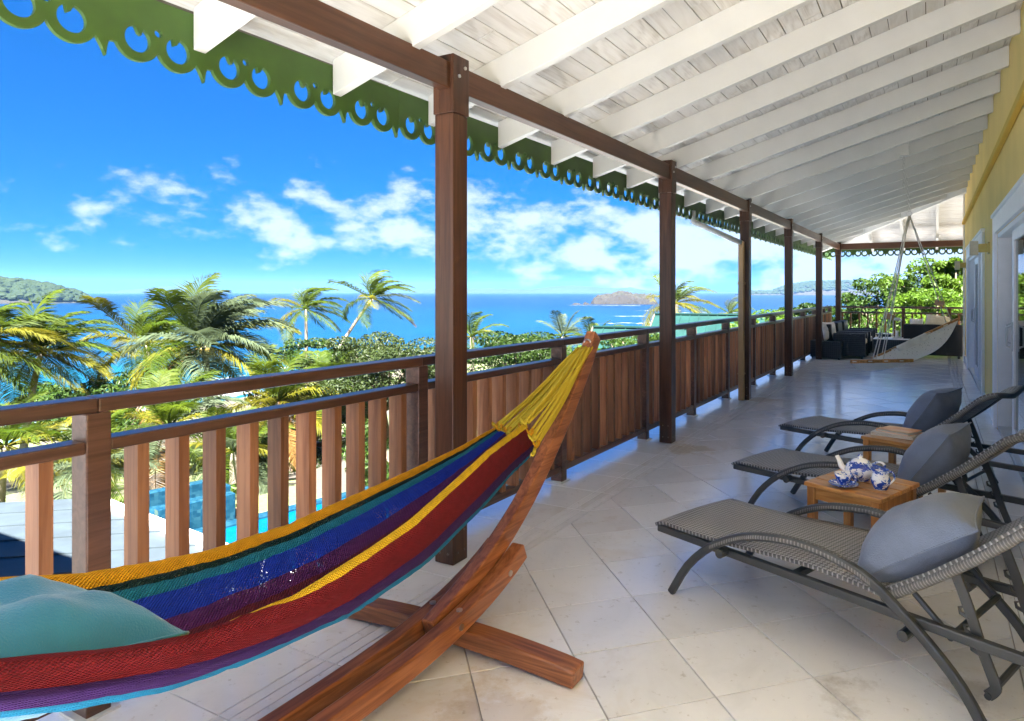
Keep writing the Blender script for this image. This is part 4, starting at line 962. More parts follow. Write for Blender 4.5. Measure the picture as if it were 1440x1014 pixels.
def armchair(label, loc, ang, w_=.78, group='black rattan armchairs'):
    t = thing('armchair' if w_ < 1 else 'sofa', label, 'armchair' if w_ < 1 else 'sofa', loc, ang, group)
    m = MB(); rat_box(m, (-.36, -w_/2 + .13, .06), (.36, w_/2 - .13, .30)); put('seat_base', m, M['rattan'], t)
    m = MB()
    x0b, x1b = -.40, -.24
    m.hexa([(x0b, -w_/2, .06), (x1b, -w_/2, .06), (x1b, w_/2, .06), (x0b, w_/2, .06), (x0b - .07, -w_/2, .74), (x1b - .05, -w_/2, .74), (x1b - .05, w_/2, .74), (x0b - .07, w_/2, .74)])
    put('backrest', m, M['rattan2'], t, bevel=.025, seg=3)
    for sg in (-1, 1):
        m = MB(); rat_box(m, (-.239, min(sg * w_/2, sg * (w_/2 - .128)), .06), (.40, max(sg * w_/2, sg * (w_/2 - .128)), .55)); put('armrest', m, M['rattan'], t)
        for xx in (-.33, .33):
            m = MB(); m.tube([(xx, sg * (w_/2 - .07), .002), (xx, sg * (w_/2 - .07), .059)], .025, 8); put('foot', m, M['frame'], t)
    m = MB(); m.box((-.23, -w_/2 + .132, .301), (.39, w_/2 - .132, .42)); put('seat_cushion', m, M['cream'], t, bevel=.03, seg=3)
    return t
M['rattan2'] = plain('black_rattan', (.016, .017, .021), .5, nscale=120, var=.3, bs=.5)
armchair('nearest of the three black rattan armchairs in a row', (-1.66, 15.75, 0), 0)
armchair('middle of the three black rattan armchairs in a row', (-1.62, 16.65, 0), 0)
armchair('farthest of the three black rattan armchairs in a row', (-1.58, 17.5, 0), 0)
armchair('long black rattan sofa turned away from the camera beside the wall end', (.02, 16.75, 0), math.radians(90), 1.15, 'black rattan sofas')
def block(name, label, cat, loc, sz, top=None, group=None):
    t = thing(name, label, cat, loc); a, b, c = sz
    m = MB(); rat_box(m, (-a/2, -b/2, .03), (a/2, b/2, c)); put('woven_body', m, M['rattan'], t)
    for sx_ in (-1, 1):
        for sy_ in (-1, 1):
            m = MB(); m.tube([(sx_ * (a/2 - .04), sy_ * (b/2 - .04), .002), (sx_ * (a/2 - .04), sy_ * (b/2 - .04), .0299)], .02, 8); put('foot', m, M['frame'], t)
    if top:
        m = MB(); m.box((-a/2 - .008, -b/2 - .008, c + .0005), (a/2 + .008, b/2 + .008, c + .014)); put('top', m, top, t, bevel=.003)
    return t
block('ottoman', 'black rattan cube ottoman in front of the fifth post', 'ottoman', (-1.93, 15.22, 0), (.44, .42, .38))
block('ottoman', 'small black rattan block tucked beside the railing', 'ottoman', (-2.28, 15.42, 0), (.16, .4, .38))
block('coffee_table', 'black rattan coffee table with a pale glass top', 'coffee table', (-.78, 16.35, 0), (.72, .72, .40), M['white'])
block('side_block', 'white block table beyond the armchairs', 'table', (-1.06, 17.85, 0), (.4, .4, .42), M['white'])
pillow('round_cushion', 'white patterned cushion beside the fifth post', M['white_fab'], (-2.0, 15.5, .58), (.42, .42), .18, (math.radians(80), 0, math.radians(60)), .012, 31, 'cushion')
pillow('sofa_cushion', 'cream cushion lying on the sofa back', M['cream'], (.12, 16.55, .80), (.50, .40), .16, (math.radians(35), math.radians(8), 0), .012, 33, 'cushion')
pillow('striped_cushion', 'small dark striped cushion at the sofa end', M['white_fab'], (-.30, 16.75, .73), (.28, .26), .10, (math.radians(60), 0, 0), .008, 35, 'cushion')
ln = thing('lantern', 'tall glass lantern standing on the coffee table', 'lantern', (-.68, 16.35, .415))
m = MB(); m.box((-.09, -.09, 0), (.09, .09, .03)); put('base', m, M['gutter'], ln)
m = MB(); m.hexa([(-.10,-.10,.40),(.10,-.10,.40),(.10,.10,.40),(-.10,.10,.40),(-.05,-.05,.46),(.05,-.05,.46),(.05,.05,.46),(-.05,.05,.46)]); put('roof', m, M['gutter'], ln)
for sx_ in (-1, 1):
    for sy_ in (-1, 1):
        m = MB(); m.box((sx_ * .08 - .008, sy_ * .08 - .008, .0305), (sx_ * .08 + .008, sy_ * .08 + .008, .3995)); put('corner_bar', m, M['gutter'], ln)
m = MB(); m.tube([(0, 0, .031), (0, 0, .17)], .035, 12); put('candle', m, M['porcelain'], ln)
vz = put('glass_tumbler', (lambda m: (m.lathe([(.04, 0), (.042, .12), (.040, .12), (.038, .006), (.001, .006)], n=16, cap=False), m)[1])(MB()), M['glass'], smooth=True, loc=(-1.0, 16.2, .415)); tag(vz, 'clear glass tumbler on the coffee table', 'glass')

# ------------------------------------------------------------------ lower roof, pool, green roofed houses
def onz(px, py, z):
    d = FW + RT * ((px - CX) / F) + Vector((0, 0, (CY - py) / F)); k = (z - H) / d.z; return Vector((0, 0, H)) + d * k
lr = thing('lower_roof', 'pale lapped flat roof below the railing with a white edge', 'roof', (-9, 3, -3.8), world=True)
ZR = -1.7
q0, q1, q2 = onz(-260, 720, ZR), onz(110, 708, ZR - .08), onz(345, 806, ZR)
edge = (q2 - q1); edge.z = 0; ex = edge.normalized()      # the right hand edge runs back towards the house
back = Vector((q1.x - q0.x, q1.y - q0.y, 0)).normalized()
M['roofpale'] = plain('pale_roof_coating', (.030, .044, .054), .7, var=.12, nscale=2.5, bs=.3)
nc = 7; wc = .92; Lr = 9.0
for k in range(nc):                                     # lapped courses, each a little higher than the next
    a_ = q1 + ex * (k * wc); b_ = q1 + ex * (k * wc + wc); z0_ = ZR + .02 * 0 - .012 * (k % 2)
    a_.z = b_.z = 0; up = Vector((0, 0, 1)); m = MB(); e_ = -back * Lr
    zt0, zt1 = ZR + .10 * min(1, k / 5) - .004, ZR + .10 * min(1, (k + 1) / 5) + .012
    m.hexa([a_ + up * (zt0 - .1), b_ + up * (zt0 - .1), b_ + e_ + up * (zt0 - .1), a_ + e_ + up * (zt0 - .1), a_ + up * zt0, b_ + up * zt1, b_ + e_ + up * zt1, a_ + e_ + up * zt0])
    put('roof_course', m, M['roofpale'], lr)
m = MB(); s0 = q1 + back * .07 + ex * -.1; s1 = q1 + back * .07 + ex * (nc * wc + .1); s0.z = ZR; s1.z = ZR + .12; m.bar(s0, s1, .13, .2); put('edge_trim', m, M['white'], lr, bevel=.01)
m = MB(); c_ = q1 - back * (Lr / 2) + ex * (nc * wc / 2); w2 = nc * wc / 2 - .3
def pr(a, b, z): v = c_ + ex * a + back * b; return (v.x, v.y, z)
l2 = Lr / 2 - .3
m.hexa([pr(-w2, -l2, -4.6), pr(w2, -l2, -4.6), pr(w2, l2, -4.6), pr(-w2, l2, -4.6), pr(-w2, -l2, ZR - .12), pr(w2, -l2, ZR - .12), pr(w2, l2, ZR - .12), pr(-w2, l2, ZR - .12)]); put('wall', m, M['plaster'], lr)
pl = thing('swimming_pool', 'turquoise swimming pool with a tiled overflow edge below the railing', 'swimming pool', (-11, 10, -3.9), world=True)
ZP = -3.4
fa, fbb = onz(250, 750, ZP), onz(520, 683, ZP); ax = (fbb - fa); ax.z = 0; axn = ax.normalized(); nrm = Vector((axn.y, -axn.x, 0))   # far edge, and towards the house
if nrm.x < 0: nrm = -nrm
def quad(mb, o, l0, l1, d0, d1, z0, z1):
    c = [o + axn * l + nrm * d for l, d in ((l0, d0), (l1, d0), (l1, d1), (l0, d1))]
    mb.hexa([(v.x, v.y, z0) for v in c] + [(v.x, v.y, z1) for v in c])
def water_mat():
    m, t, b = mat('pool_water'); n = noise_n(t, coords(t), 1.2, 4)
    r = ramp(t, n.outputs[0], [(.3, (.0, .055, .12)), (.7, (.001, .07, .13))]); t.links.new(r.outputs[0], b.inputs['Base Color']); b.inputs['Roughness'].default_value = .06; n4 = noise_n(t, coords(t), 5, 3); bump(t, b, n4.outputs[0], .35, .05); return m
m = MB(); quad(m, fa, -1, 7.5, .34, 7.6, ZP - .5, ZP - .03); put('water', m, water_mat(), pl)
def mosaic_mat():
    m, t, b = mat('blue_mosaic'); v = nd(t, 'ShaderNodeTexVoronoi'); v.inputs['Scale'].default_value = 14; v.inputs['Randomness'].default_value = .35; t.links.new(coords(t).outputs[0], v.inputs['Vector'])
    r = ramp(t, v.outputs['Color'], [(.2, (.005, .03, .055)), (.6, (.008, .042, .07)), (.9, (.016, .058, .085))]); t.links.new(r.outputs[0], b.inputs['Base Color']); b.inputs['Roughness'].default_value = .2; return m
M['mosaic'] = mosaic_mat()
m = MB(); quad(m, fa, -1, 7.5, .0, .335, ZP - .8, ZP); put('overflow_edge', m, M['mosaic'], pl)
m = MB(); quad(m, fa, -1.4, 7.9, 7.605, 8.2, ZP - .6, ZP + .05); put('coping', m, M['plaster'], pl)
m = MB(); quad(m, fa, -1.35, -1.005, -.2, 7.6, ZP - .7, ZP + .05); put('coping', m, M['plaster'], pl)
hb = thing('pool_water_feature', 'low blue mosaic walled plunge tub at the pool corner', 'plunge pool', onz(245, 742, ZP), world=True)
o_ = onz(225, 748, ZP)
m = MB(); quad(m, o_, 0, 1.5, -1.3, -1.05, ZP - .6, ZP + .55); put('wall', m, M['mosaic'], hb, bevel=.02)
m = MB(); quad(m, o_, 0, 1.5, -.35, -.1, ZP - .6, ZP + .42); put('wall', m, M['mosaic'], hb, bevel=.02)
m = MB(); quad(m, o_, 1.25, 1.5, -1.045, -.355, ZP - .6, ZP + .55); put('wall', m, M['mosaic'], hb, bevel=.02)
m = MB(); quad(m, o_, 0, 1.245, -1.045, -.355, ZP - .6, ZP + .25); put('water', m, M['mosaic'], hb)
M['greenroof'] = plain('green_metal_roof', (.006, .034, .030), .5, var=.1, nscale=1.5, spec=.3)
M['greenlight'] = plain('light_green_rooflight', (.025, .07, .035), .4)
def green_house(label, loc, ang, lx, ly, ze, zr_, zg, light=False):
    t = thing('green_roofed_house', label, 'house', loc, ang, 'houses with green metal roofs')
    m = MB(); m.box((-lx/2 + .5, -ly/2 + .5, zg), (lx/2 - .5, ly/2 - .5, ze)); m.add([(-lx/2 + .5, -ly/2 + .5, ze), (-lx/2 + .5, ly/2 - .5, ze), (-lx/2 + .5, 0, zr_ - .15)], [(0, 1, 2)]); m.add([(lx/2 - .5, -ly/2 + .5, ze), (lx/2 - .5, ly/2 - .5, ze), (lx/2 - .5, 0, zr_ - .15)], [(2, 1, 0)]); put('wall', m, M['wallwood'], t)
    n = int(lx / .45)
    for sg in (-1, 1):
        for k in range(n):
            x0_, x1_ = -lx/2 + lx * k / n, -lx/2 + lx * (k + 1) / n
            m = MB(); m.hexa([(x0_, sg * ly/2, ze - .12), (x1_ - .03, sg * ly/2, ze - .12), (x1_ - .03, 0, zr_ - .03), (x0_, 0, zr_ - .03), (x0_, sg * ly/2, ze - .08), (x1_ - .03, sg * ly/2, ze - .08), (x1_ - .03, 0, zr_ + .01), (x0_, 0, zr_ + .01)])
            put('roof_sheet', m, M['greenroof'], t)
            m = MB(); m.bar((x1_ - .015, sg * ly/2, ze - .07), (x1_ - .015, 0, zr_ + .02), .035, .06); put('roof_seam', m, M['greenroof'], t)
    m = MB(); m.bar((-lx/2, 0, zr_ + .04), (lx/2, 0, zr_ + .04), .3, .06); put('ridge_cap', m, M['greenroof'], t)
    for sg in (-1, 1):
        for e_ in (-1, 1):
            m = MB(); m.bar((e_ * lx/2, sg * (ly/2), ze - .14), (e_ * lx/2, sg * .02, zr_ - .04), .05, .2); put('barge_board', m, M['bark'], t)
    if light:
        m = MB(); m.hexa([(-1, -ly*.36, lerp(ze, zr_, .28)), (.6, -ly*.36, lerp(ze, zr_, .28)), (.6, -ly*.16, lerp(ze, zr_, .68)), (-1, -ly*.16, lerp(ze, zr_, .68)), (-1, -ly*.36, lerp(ze, zr_, .28) + .06), (.6, -ly*.36, lerp(ze, zr_, .28) + .06), (.6, -ly*.16, lerp(ze, zr_, .68) + .06), (-1, -ly*.16, lerp(ze, zr_, .68) + .06)]); put('rooflight', m, M['greenlight'], t)
    return t
M['wallwood'] = plain('brown_house_wall', (.30, .20, .12), .8)
g1 = at(905, 470, 27); green_house('nearer green metal roof with a rooflight behind the railing', (g1.x, g1.y, 0), math.radians(14), 4.2, 5.0, -1.35, -.02, gh(g1.x, g1.y) - 1, True)
g2 = at(1010, 455, 33); green_house('farther green metal roof right of the second post', (g2.x, g2.y, 0), math.radians(10), 6.4, 6.0, -1.2, .30, gh(g2.x, g2.y) - 1)

# ------------------------------------------------------------------ coconut palms
WIND = Vector((.80, .60, 0)).normalized()
def frond_mesh(mb, root, az, el, Ln, rnd, wind, droop, npairs=30, mi=0):
    d = Vector((math.cos(az) * math.cos(el), math.sin(az) * math.cos(el), math.sin(el))); p = root.copy(); pts = [p.copy()]; dirs = [d.copy()]; n = 12
    for k in range(n):
        t = (k + 1) / n
        d = (d + WIND * wind * .16 * (.4 + t) + Vector((0, 0, -1)) * droop * (.02 + .155 * t)).normalized()
        p = p + d * Ln / n; pts.append(p.copy()); dirs.append(d.copy())
    mb.tube(pts, [lerp(.035, .006, k / n) for k in range(n + 1)], 5, False, mi)
    npairs = int(npairs * 2.0)
    for k in range(npairs):
        t = .10 + .90 * (k + rnd.uniform(-.2, .2)) / npairs; f = min(n - 1e-4, max(0, t * n)); i = int(f); q = lerp(pts[i], pts[i+1], f - i); dd = lerp(dirs[i], dirs[i+1], f - i).normalized()
        side = dd.cross(Vector((0, 0, 1)))
        if side.length < .05: side = Vector((math.cos(az + 1.57), math.sin(az + 1.57), 0))
        side.normalize(); up = side.cross(dd).normalized()
        ll = Ln * (.30 * math.sin(math.pi * min(1, .12 + t * .83)) ** .7 + .03) * rnd.uniform(.85, 1.1); wd_ = .068 * (Ln / 4)
        for sg in (-1, 1):
            v = (side * sg * .80 + dd * .62 + up * rnd.uniform(-.05, .28) + WIND * wind * .35).normalized()
            m1 = q + v * ll * .5; v2 = (v + Vector((0, 0, -1)) * rnd.uniform(.35, .8) * droop + WIND * wind * .25).normalized(); e_ = m1 + v2 * ll * .5
            ww = dd * wd_ * .5 + up * wd_ * .12
            mb.add([q - ww * .5, q + ww * .5, m1 + ww, m1 - ww, e_], [(0, 1, 2, 3), (3, 2, 4)], mi)
def palm(label, px, py, D, Ln, base_off=(0, 0), nf=20, seed=0, wind=.8, yellow=.25, silver=0, npairs=30, coco=False, droop=1.0, trunk_r=.16, dry=1):
    rnd = random.Random(seed); c = at(px, py, D); bx, by = c.x + base_off[0], c.y + base_off[1]; gz = gh(bx, by) - .1
    t = thing('coconut_palm', label, 'palm tree', (bx, by, gz), world=True, group='coconut palms between the house and the sea')
    top = c - Vector((0, 0, .25)); pts = []
    for k in range(13):
        u = k / 12; e_ = u ** 1.7; pts.append(Vector((lerp(bx, top.x, e_) , lerp(by, top.y, e_), lerp(gz, top.z, u))))
    m = MB(); pp = []; rr = []
    for i in range(12):
        for k in range(4):
            pp.append(lerp(pts[i], pts[i+1], k / 4)); rr.append(lerp(trunk_r * 1.15, trunk_r * .72, (i + k / 4) / 12) * (1.05 if k % 2 == 0 else .95))
    pp.append(pts[-1]); rr.append(trunk_r * .75); m.tube(pp, rr, 10); put('trunk', m, M['trunk'], t, smooth=True)
    nf = int(nf * 1.15)
    for k in range(nf):
        g = k / nf; az = k * 2.39996 + rnd.uniform(-.25, .25); el = lerp(1.35, -.55, g ** .85) + rnd.uniform(-.12, .12)
        r = rnd.random(); mt = M['frond']
        if silver and r < silver: mt = M['frondg']
        elif g > .3 and rnd.random() < yellow * 2.0: mt = M['frondy']
        if g > .93 and dry and rnd.random() < .5: mt = M['frondb']
        m = MB(); frond_mesh(m, top + Vector((.08 * math.cos(az), .08 * math.sin(az), .1 * (1 - g))), az, el, Ln * rnd.uniform(.85, 1.08) * (.82 if g < .12 else 1), rnd, wind * lerp(1.1, .5, g), droop * lerp(.75, 1.15, g), npairs)
        put('frond', m, mt, t)
    if coco:
        for k in range(7):
            a = k * .9; m = MB(); cc_ = top + Vector((.26 * math.cos(a), .26 * math.sin(a), -.18 - .05 * (k % 3)))
            m.lathe([(.01, -.15), (.08, -.11), (.115, -.02), (.11, .06), (.06, .13), (.01, .15)], cc_, 10); put('coconut', m, M['coconut'], t, smooth=True)
    return t
palm('tall coconut palm second from the left edge with a bare leaning trunk', 57, 490, 30, 3.3, (-.3, -.6), 22, 1, .8, .3, .0, 34)
palm('coconut palm cut off by the left edge of the picture', -38, 478, 27, 3.4, (-1, 0), 20, 2, .8, .2)
palm('coconut palm standing between the left palm and the biggest one', 205, 478, 33, 3.6, (.3, .2), 20, 3, .9, .3, .1, 32)
palm('biggest coconut palm with coconuts and feathery silver fronds', 287, 478, 27, 3.7, (.2, .3), 26, 4, .65, .3, .42, 40, True)
palm('slim coconut palm in front of the sea, left of the leaning one', 430, 430, 46, 3.1, (.0, .1), 15, 5, 1.1, .15, .0, 28, droop=1.1, trunk_r=.13)
palm('leaning coconut palm with wind swept fronds left of the nearest post', 524, 415, 44, 3.1, (-3.6, -1.6), 15, 6, 1.25, .2, .1, 28, trunk_r=.13)
palm('coconut palm peeping out on the right of the second post', 950, 422, 40, 2.7, (0, 0), 16, 7, .9, .35, .1, 26)
palm('small palm crown right of the nearest post', 664, 468, 34, 1.9, (0, 0), 12, 8, .6, .3, .0, 22)
palm('silvery fan of young palm fronds beside the hammock ropes', 792, 466, 30, 1.5, (0, 0), 13, 9, .2, .0, .8, 22, droop=.8)
palm('low bright palm just left of the hammock stand tip', 836, 476, 28, 1.5, (0, 0), 13, 10, .2, .1, .0, 22)
palm('thin palm crown left of the third post', 1026, 436, 42, 1.8, (0, 0), 11, 11, .9, .1, .2, 22)
palm('low palm with yellow fronds at the bottom left behind the railing', 8, 618, 22, 2.7, (-.5, 0), 15, 12, .5, .6, .0, 28)
palm('low palm filling the gap under the biggest one', 238, 590, 21, 2.6, (.2, 0), 17, 13, .5, .2, .1, 30)
palm('low palm behind the slats left of the pool', 130, 640, 19, 2.2, (0, 0), 15, 14, .4, .25, .2, 28)
palm('spreading yellow green palm crown above the railing', 392, 556, 25, 2.9, (0, 0), 17, 15, .5, .5, .0, 30)
palm('green palm crown beside the grey green shrub', 470, 545, 26, 2.2, (0, 0), 15, 16, .4, .2, .0, 28)
palm('low palm seen through the near slats', 330, 625, 20, 2.0, (0, 0), 14, 17, .4, .3, .2, 26)

# ------------------------------------------------------------------ shrubs and trees
def leaves(mb, blobs, n, size, rnd, mats=1, flat=.0):
    for _ in range(n):
        c, r = rnd.choice(blobs)
        while True:
            d = Vector((rnd.uniform(-1, 1), rnd.uniform(-1, 1), rnd.uniform(-1, 1)))
            if .05 < d.length < 1: break
        d = d.normalized() * (d.length ** .45); q = c + Vector((d.x * r.x, d.y * r.y, d.z * r.z))
        nn = (d.normalized() * .7 + Vector((rnd.uniform(-1, 1), rnd.uniform(-1, 1), rnd.uniform(-.3, 1)))).normalized(); a = nn.orthogonal().normalized()
        a = (Matrix.Rotation(rnd.uniform(0, 6.28), 3, nn) @ a); b = nn.cross(a); s_ = size * rnd.uniform(.65, 1.3)
        mb.add([q - a * s_, q + b * s_ * .42 + nn * s_ * .12, q + a * s_, q - b * s_ * .42 + nn * s_ * .12], [(0, 1, 2, 3)])
def clumps(c, R, n, rnd, k=(.28, .45)):
    out = []
    for _ in range(n):
        while True:
            d = Vector((rnd.uniform(-1, 1), rnd.uniform(-1, 1), rnd.uniform(-.8, 1)))
            if d.length < 1: break
        d = d.normalized() * d.length ** .5; r = rnd.uniform(*k); out.append((c + Vector((d.x * R[0], d.y * R[1], d.z * R[2])), Vector((R[0] * r, R[1] * r, R[2] * r * .8))))
    return out
def bush(label, px, py, D, R, n, size, seed, mt, ncl=26, name='shrub', cat='shrub', k=(.22, .40), group='shrubs below the veranda'):
    rnd = random.Random(seed); c = at(px, py, D); gz = gh(c.x, c.y)
    t = thing(name, label, cat, (c.x, c.y, gz), world=True, group=group)
    bl = clumps(c, R, ncl, rnd, k)
    m = MB()
    base = Vector((c.x, c.y, gz - .1)); fork = Vector((c.x, c.y, lerp(gz, c.z - R[2] * .5, .6)))
    m.tube([base, lerp(base, fork, .5) + Vector((.1, .05, 0)), fork], [.14, .12, .10], 8)
    for q, r in bl[::2]: m.tube([fork, lerp(fork, q, .5) + Vector((rnd.uniform(-.2, .2), rnd.uniform(-.2, .2), .15)), q], [.07, .045, .015], 5)
    put('trunk', m, M['bark'], t, smooth=True)
    m = MB(); leaves(m, bl, n, size, rnd); put('crown', m, M[mt], t); return t
bush('grey green shrub filling the view left of the nearest post', 540, 520, 27, (2.6, 2.6, 1.5), 30000, .07, 21, 'bushd', 46)
bush('bright round shrub right of the nearest post', 735, 520, 24, (2.4, 2.2, 1.25), 26000, .07, 22, 'bush', 44)
bush('low shrub behind the hammock ropes', 820, 535, 24, (1.6, 1.6, 1.2), 6000, .085, 23, 'bushb', 26)
bush('dark shrub behind the leaning palm trunk', 455, 498, 40, (2.2, 2.2, 1.1), 6000, .12, 24, 'bush', 26)
bush('shrub between the slats beside the pool', 560, 640, 19, (1.5, 1.5, 1.3), 8000, .07, 25, 'bush', 30)
bush('pale sandy ground shrub seen through the slats', 380, 660, 24, (1.6, 1.6, .8), 4000, .08, 26, 'bushd', 20)
bush('dark shrub beneath the left palms', 95, 575, 36, (3.0, 2.4, 1.4), 7000, .12, 27, 'bush', 30)
bush('dense green shrub under the middle palms', 180, 575, 30, (2.6, 2.4, 1.4), 8000, .10, 28, 'bush', 30)
bush('green shrub low between the big palm and the pool', 430, 600, 28, (2.8, 2.4, 1.6), 9000, .10, 29, 'bush', 34)
bush('yellow green shrub at the foot of the second post', 690, 560, 22, (1.3, 1.3, .9), 5000, .07, 30, 'bushb', 24)
bush('strap leaved plant on the edge of the pool', 325, 712, 15.2, (.55, .5, .4), 1400, .07, 31, 'bushb', 12, 'pool_plant', 'plant')
bush('low green plant near the green roofs', 900, 500, 24, (1.6, 1.4, .8), 4000, .08, 32, 'bush', 22)
bush('green treetop in front of the farther green roof', 1085, 462, 26, (1.6, 1.6, .7), 4500, .085, 33, 'bushb', 22)
def tree(label, px, py, D, R, n, size, seed, mt, ncl=40, k=(.2, .36)):
    return bush(label, px, py, D, R, n, size, seed, mt, ncl, 'leafy_tree', 'tree', k, 'trees beyond the end railing')
tree('leafy tree beyond the end railing, left part with dark gaps', 1240, 432, 26, (1.5, 1.4, 1.2), 7500, .09, 41, 'bush', 44)
tree('large bright tree beyond the end railing in front of the white sky', 1308, 412, 24, (1.6, 1.5, 1.05), 8500, .09, 42, 'bushb', 46)
tree('bright yellow green tree right behind the end railing', 1300, 448, 21.5, (1.6, 1.3, .85), 9000, .075, 43, 'bushb', 36)
tree('overhanging branch of leaves beside the house corner', 1352, 385, 23, (.8, .8, .5), 2600, .10, 44, 'bushb', 16)
tree('dark leafy tree filling the view below the end railing', 1240, 495, 24, (2.4, 1.5, 1.1), 9000, .085, 45, 'bush', 40)
tree('low green tree left of the corner post', 1160, 455, 28, (1.8, 1.5, .8), 6000, .10, 46, 'bush', 26)
m = MB(); w0 = at(1375, 500, 22.5); m.box((w0.x - .9, w0.y, gh(w0.x, w0.y)), (w0.x + 5, w0.y + .25, .15)); tag(put('garden_wall', m, M['plaster'], bevel=.02), 'cream garden wall beyond the end railing by the house corner', 'wall')

# ------------------------------------------------------------------ islet, headland, far hills
def rock_mat():
    m, t, b = mat('islet_rock'); g = nd(t, 'ShaderNodeNewGeometry'); sp = nd(t, 'ShaderNodeSeparateXYZ'); t.links.new(g.outputs['Normal'], sp.inputs[0])
    n = noise_n(t, coords(t), .09, 6, .7); n2 = noise_n(t, coords(t), .5, 5, .7)
    a = ramp(t, n2.outputs[0], [(.3, (.004, .0035, .003)), (.7, (.017, .014, .011))]); gr = ramp(t, n.outputs[0], [(.42, (.013, .012, .007)), (.52, (.020, .018, .011)), (.6, (.005, .010, .003))])
    f = ramp(t, sp.outputs['Z'], [(.78, (0, 0, 0)), (.92, (1, 1, 1))]); t.links.new(mixc(t, a.outputs[0], gr.outputs[0], f.outputs[0]), b.inputs['Base Color']); b.inputs['Roughness'].default_value = .9; bump(t, b, n2.outputs[0], .8, 1.5); return m
M['rock'] = rock_mat()
def land(name, label, cat, c, axis, Lx, Wy, prof, rough, mt, seed, nx=70, ny=26, group=None):
    axis = Vector((axis.x, axis.y, 0)).normalized(); sd_ = Vector((-axis.y, axis.x, 0)); m = MB()
    def P(i, j):
        u = i / nx; v = 2 * j / ny - 1; h = interp(prof, u); p = c + axis * (u - .5) * Lx
        k = max(0, 1 - abs(v) ** 2.4) ** .75; wv = Wy * (.35 + .65 * min(1, h / (max(q[1] for q in prof) * .5 + .01)))
        p = p + sd_ * v * wv / 2 + sd_ * rough * 1.2 * noise.noise((u * 9, v * 2, seed))
        z = h * k * (1 + .0) + rough * k * (noise.noise((u * 14 + seed, v * 5, seed)) + .5 * noise.noise((u * 37 + seed, v * 13, seed)))
        return (p.x, p.y, SEA - .5 + max(0, z))
    m.grid(P, nx, ny); o = put(name, m, M[mt], smooth=True); return o, P
ic = (onz(836, 428, SEA) + onz(936, 428, SEA)) / 2; iax = RT
o, _ = land('rocky_islet', '', '', ic + FW * 12 - RT * 5, iax, 66, 36, [(0, 0), (.05, 6), (.12, 9), (.3, 10), (.42, 13), (.5, 13), (.62, 10.5), (.8, 10), (.93, 7), (1, 0)], 1.9, 'rock', 3, 110, 36)
tag(o, 'low rocky islet with a flat grassy top out in the bay', 'islet')
for k, (px_, ln_, hh) in enumerate(((812, 12, 2.2), (825, 9, 3.0))):
    o, _ = land('sea_rock', '', '', onz(px_, 428.5, SEA), iax, ln_, 6, [(0, 0), (.3, hh), (.6, hh * .7), (1, 0)], .8, 'rock', 5 + k, 20, 10); tag(o, ['outermost small dark rock left of the islet', 'small dark rock close to the islet'][k], 'rock', 'rocks off the islet')
fm = MB(); a_ = onz(800, 429.5, SEA); b_ = onz(900, 430, SEA)
fm.grid(lambda i, j: lerp(a_, b_, i / 40) + FW * (-4 + j * 9 + 4 * noise.noise((i * .4, j, 2))) + Vector((0, 0, .06)), 40, 1)
for px_, py_, ln_ in ((985, 440, 60), (905, 445, 34), (888, 455, 28), (930, 437, 40)):
    q = onz(px_, py_, SEA); fm.grid(lambda i, j: q + RT * (i / 12 - .5) * ln_ + FW * (j * 5 * math.sin(math.pi * i / 12) + 7 * noise.noise((i * .5, px_, 1))) + Vector((0, 0, .05)), 12, 1)
stuff(put('breaking_waves', fm, M['foam']))
def tree_blobs(P, nx, ny, n, s0, s1, rnd, vmin=.15, vmax=.85, hmin=2):
    m = MB()
    for _ in range(n):
        i = rnd.uniform(1, nx - 1); j = rnd.uniform(ny * vmin, ny * vmax); p = Vector(P(i, j))
        if p.z - SEA < hmin: continue
        s = rnd.uniform(s0, s1); rings = []
        for q, (r_, z_) in enumerate(((.45, -.5), (.95, -.1), (1, .3), (.72, .72), (.25, .98))):
            rings.append([p + Vector((math.cos(a) * s * r_ * rnd.uniform(.8, 1.2), math.sin(a) * s * r_ * rnd.uniform(.8, 1.2), s * .8 * (z_ + rnd.uniform(-.1, .1)))) for a in [2 * math.pi * k / 7 for k in range(7)]])
        m.rings(rings)
    return m
M['farwood'] = leaf('far_wood_leaves', (.004, .011, .004), (.017, .028, .009), .0, .8, .05)
hc = onz(-110, 428, SEA); hd_ = RT
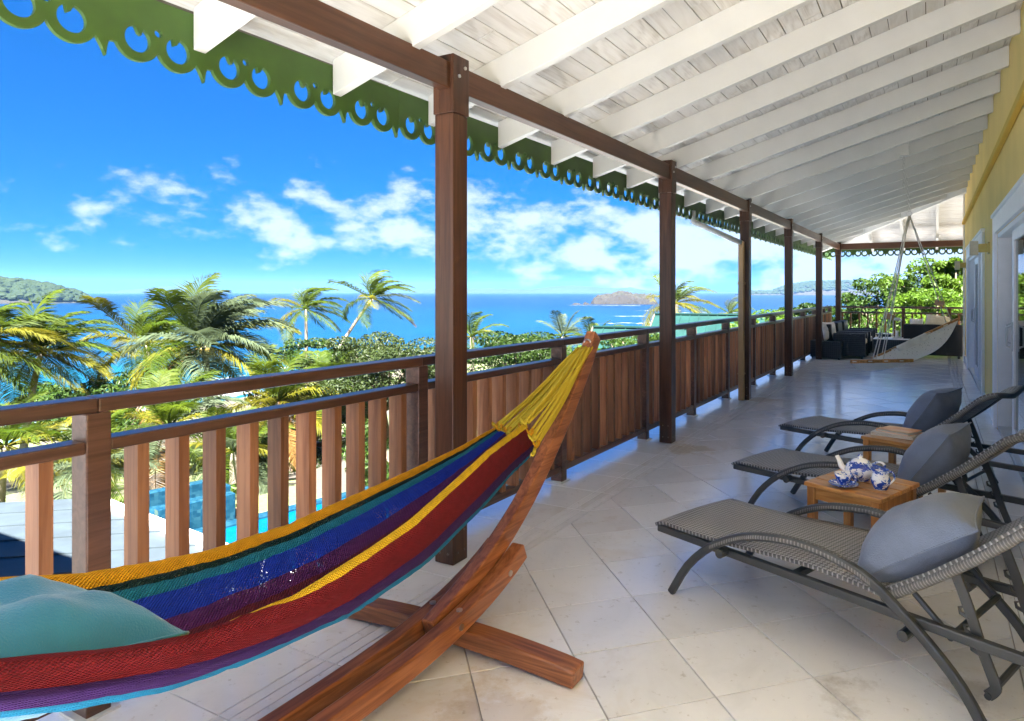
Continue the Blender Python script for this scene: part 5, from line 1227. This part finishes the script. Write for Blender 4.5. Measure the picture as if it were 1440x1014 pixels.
o, P = land('headland', '', '', hc + FW * 90 + RT * -190, hd_, 560, 150, [(0, 40), (.35, 38), (.5, 33), (.66, 27), (.78, 25), (.88, 20), (.95, 12), (1, 0)], 3.5, 'rock', 8, 110, 40)
struct(o)
stuff(put('headland_wood', tree_blobs(P, 110, 40, 2600, 3.5, 7.5, random.Random(5), .06, .7), M['farwood']))
o, P2 = land('far_headland', '', '', onz(1150, 415, SEA) + FW * 60 + RT * 120, RT, 800, 360, [(0, 4), (.08, 10), (.16, 8), (.24, 34), (.36, 48), (.5, 50), (.6, 37), (.75, 31), (1, 28)], 5, 'rock', 12, 90, 30); struct(o)
stuff(put('far_headland_wood', tree_blobs(P2, 90, 30, 1700, 6, 11, random.Random(6), .06, .7, 4), M['farwood']))
for k, (px0, px1, D, prof) in enumerate(((150, 330, 5600, [(0, 0), (.3, 35), (.5, 58), (.7, 38), (1, 0)]), (570, 960, 6000, [(0, 0), (.1, 38), (.3, 44), (.45, 35), (.55, 66), (.62, 70), (.7, 54), (.8, 38), (1, 0)]), (820, 930, 6500, [(0, 0), (.4, 45), (.6, 56), (1, 0)]), (1080, 1400, 3600, [(0, 10), (.2, 50), (.4, 70), (.7, 76), (1, 90)]))):
    a_, b_ = at(px0, CY, D), at(px1, CY, D); a_.z = b_.z = 0
    o, _ = land('far_hills', '', '', (a_ + b_) / 2, b_ - a_, (b_ - a_).length, 700, prof, 5, 'farwood', 20 + k, 60, 12); struct(o)

# ------------------------------------------------------------------ sea haze
HAZE = 0.00008
if HAZE:
    hz = bpy.data.materials.new('sea_haze'); hz.use_nodes = True; t = hz.node_tree
    for n in list(t.nodes): t.nodes.remove(n)
    ou = nd(t, 'ShaderNodeOutputMaterial'); pv = nd(t, 'ShaderNodeVolumePrincipled'); pv.inputs['Color'].default_value = (.24, .50, 1, 1); pv.inputs['Density'].default_value = HAZE; pv.inputs['Anisotropy'].default_value = .2
    t.links.new(pv.outputs[0], ou.inputs['Volume'])
    m = MB(); m.box((-7400, -800, -18), (7400, 7400, 130)); stuff(put('haze', m, hz))

for o in bpy.data.objects:
    if '_world' in o: del o['_world']
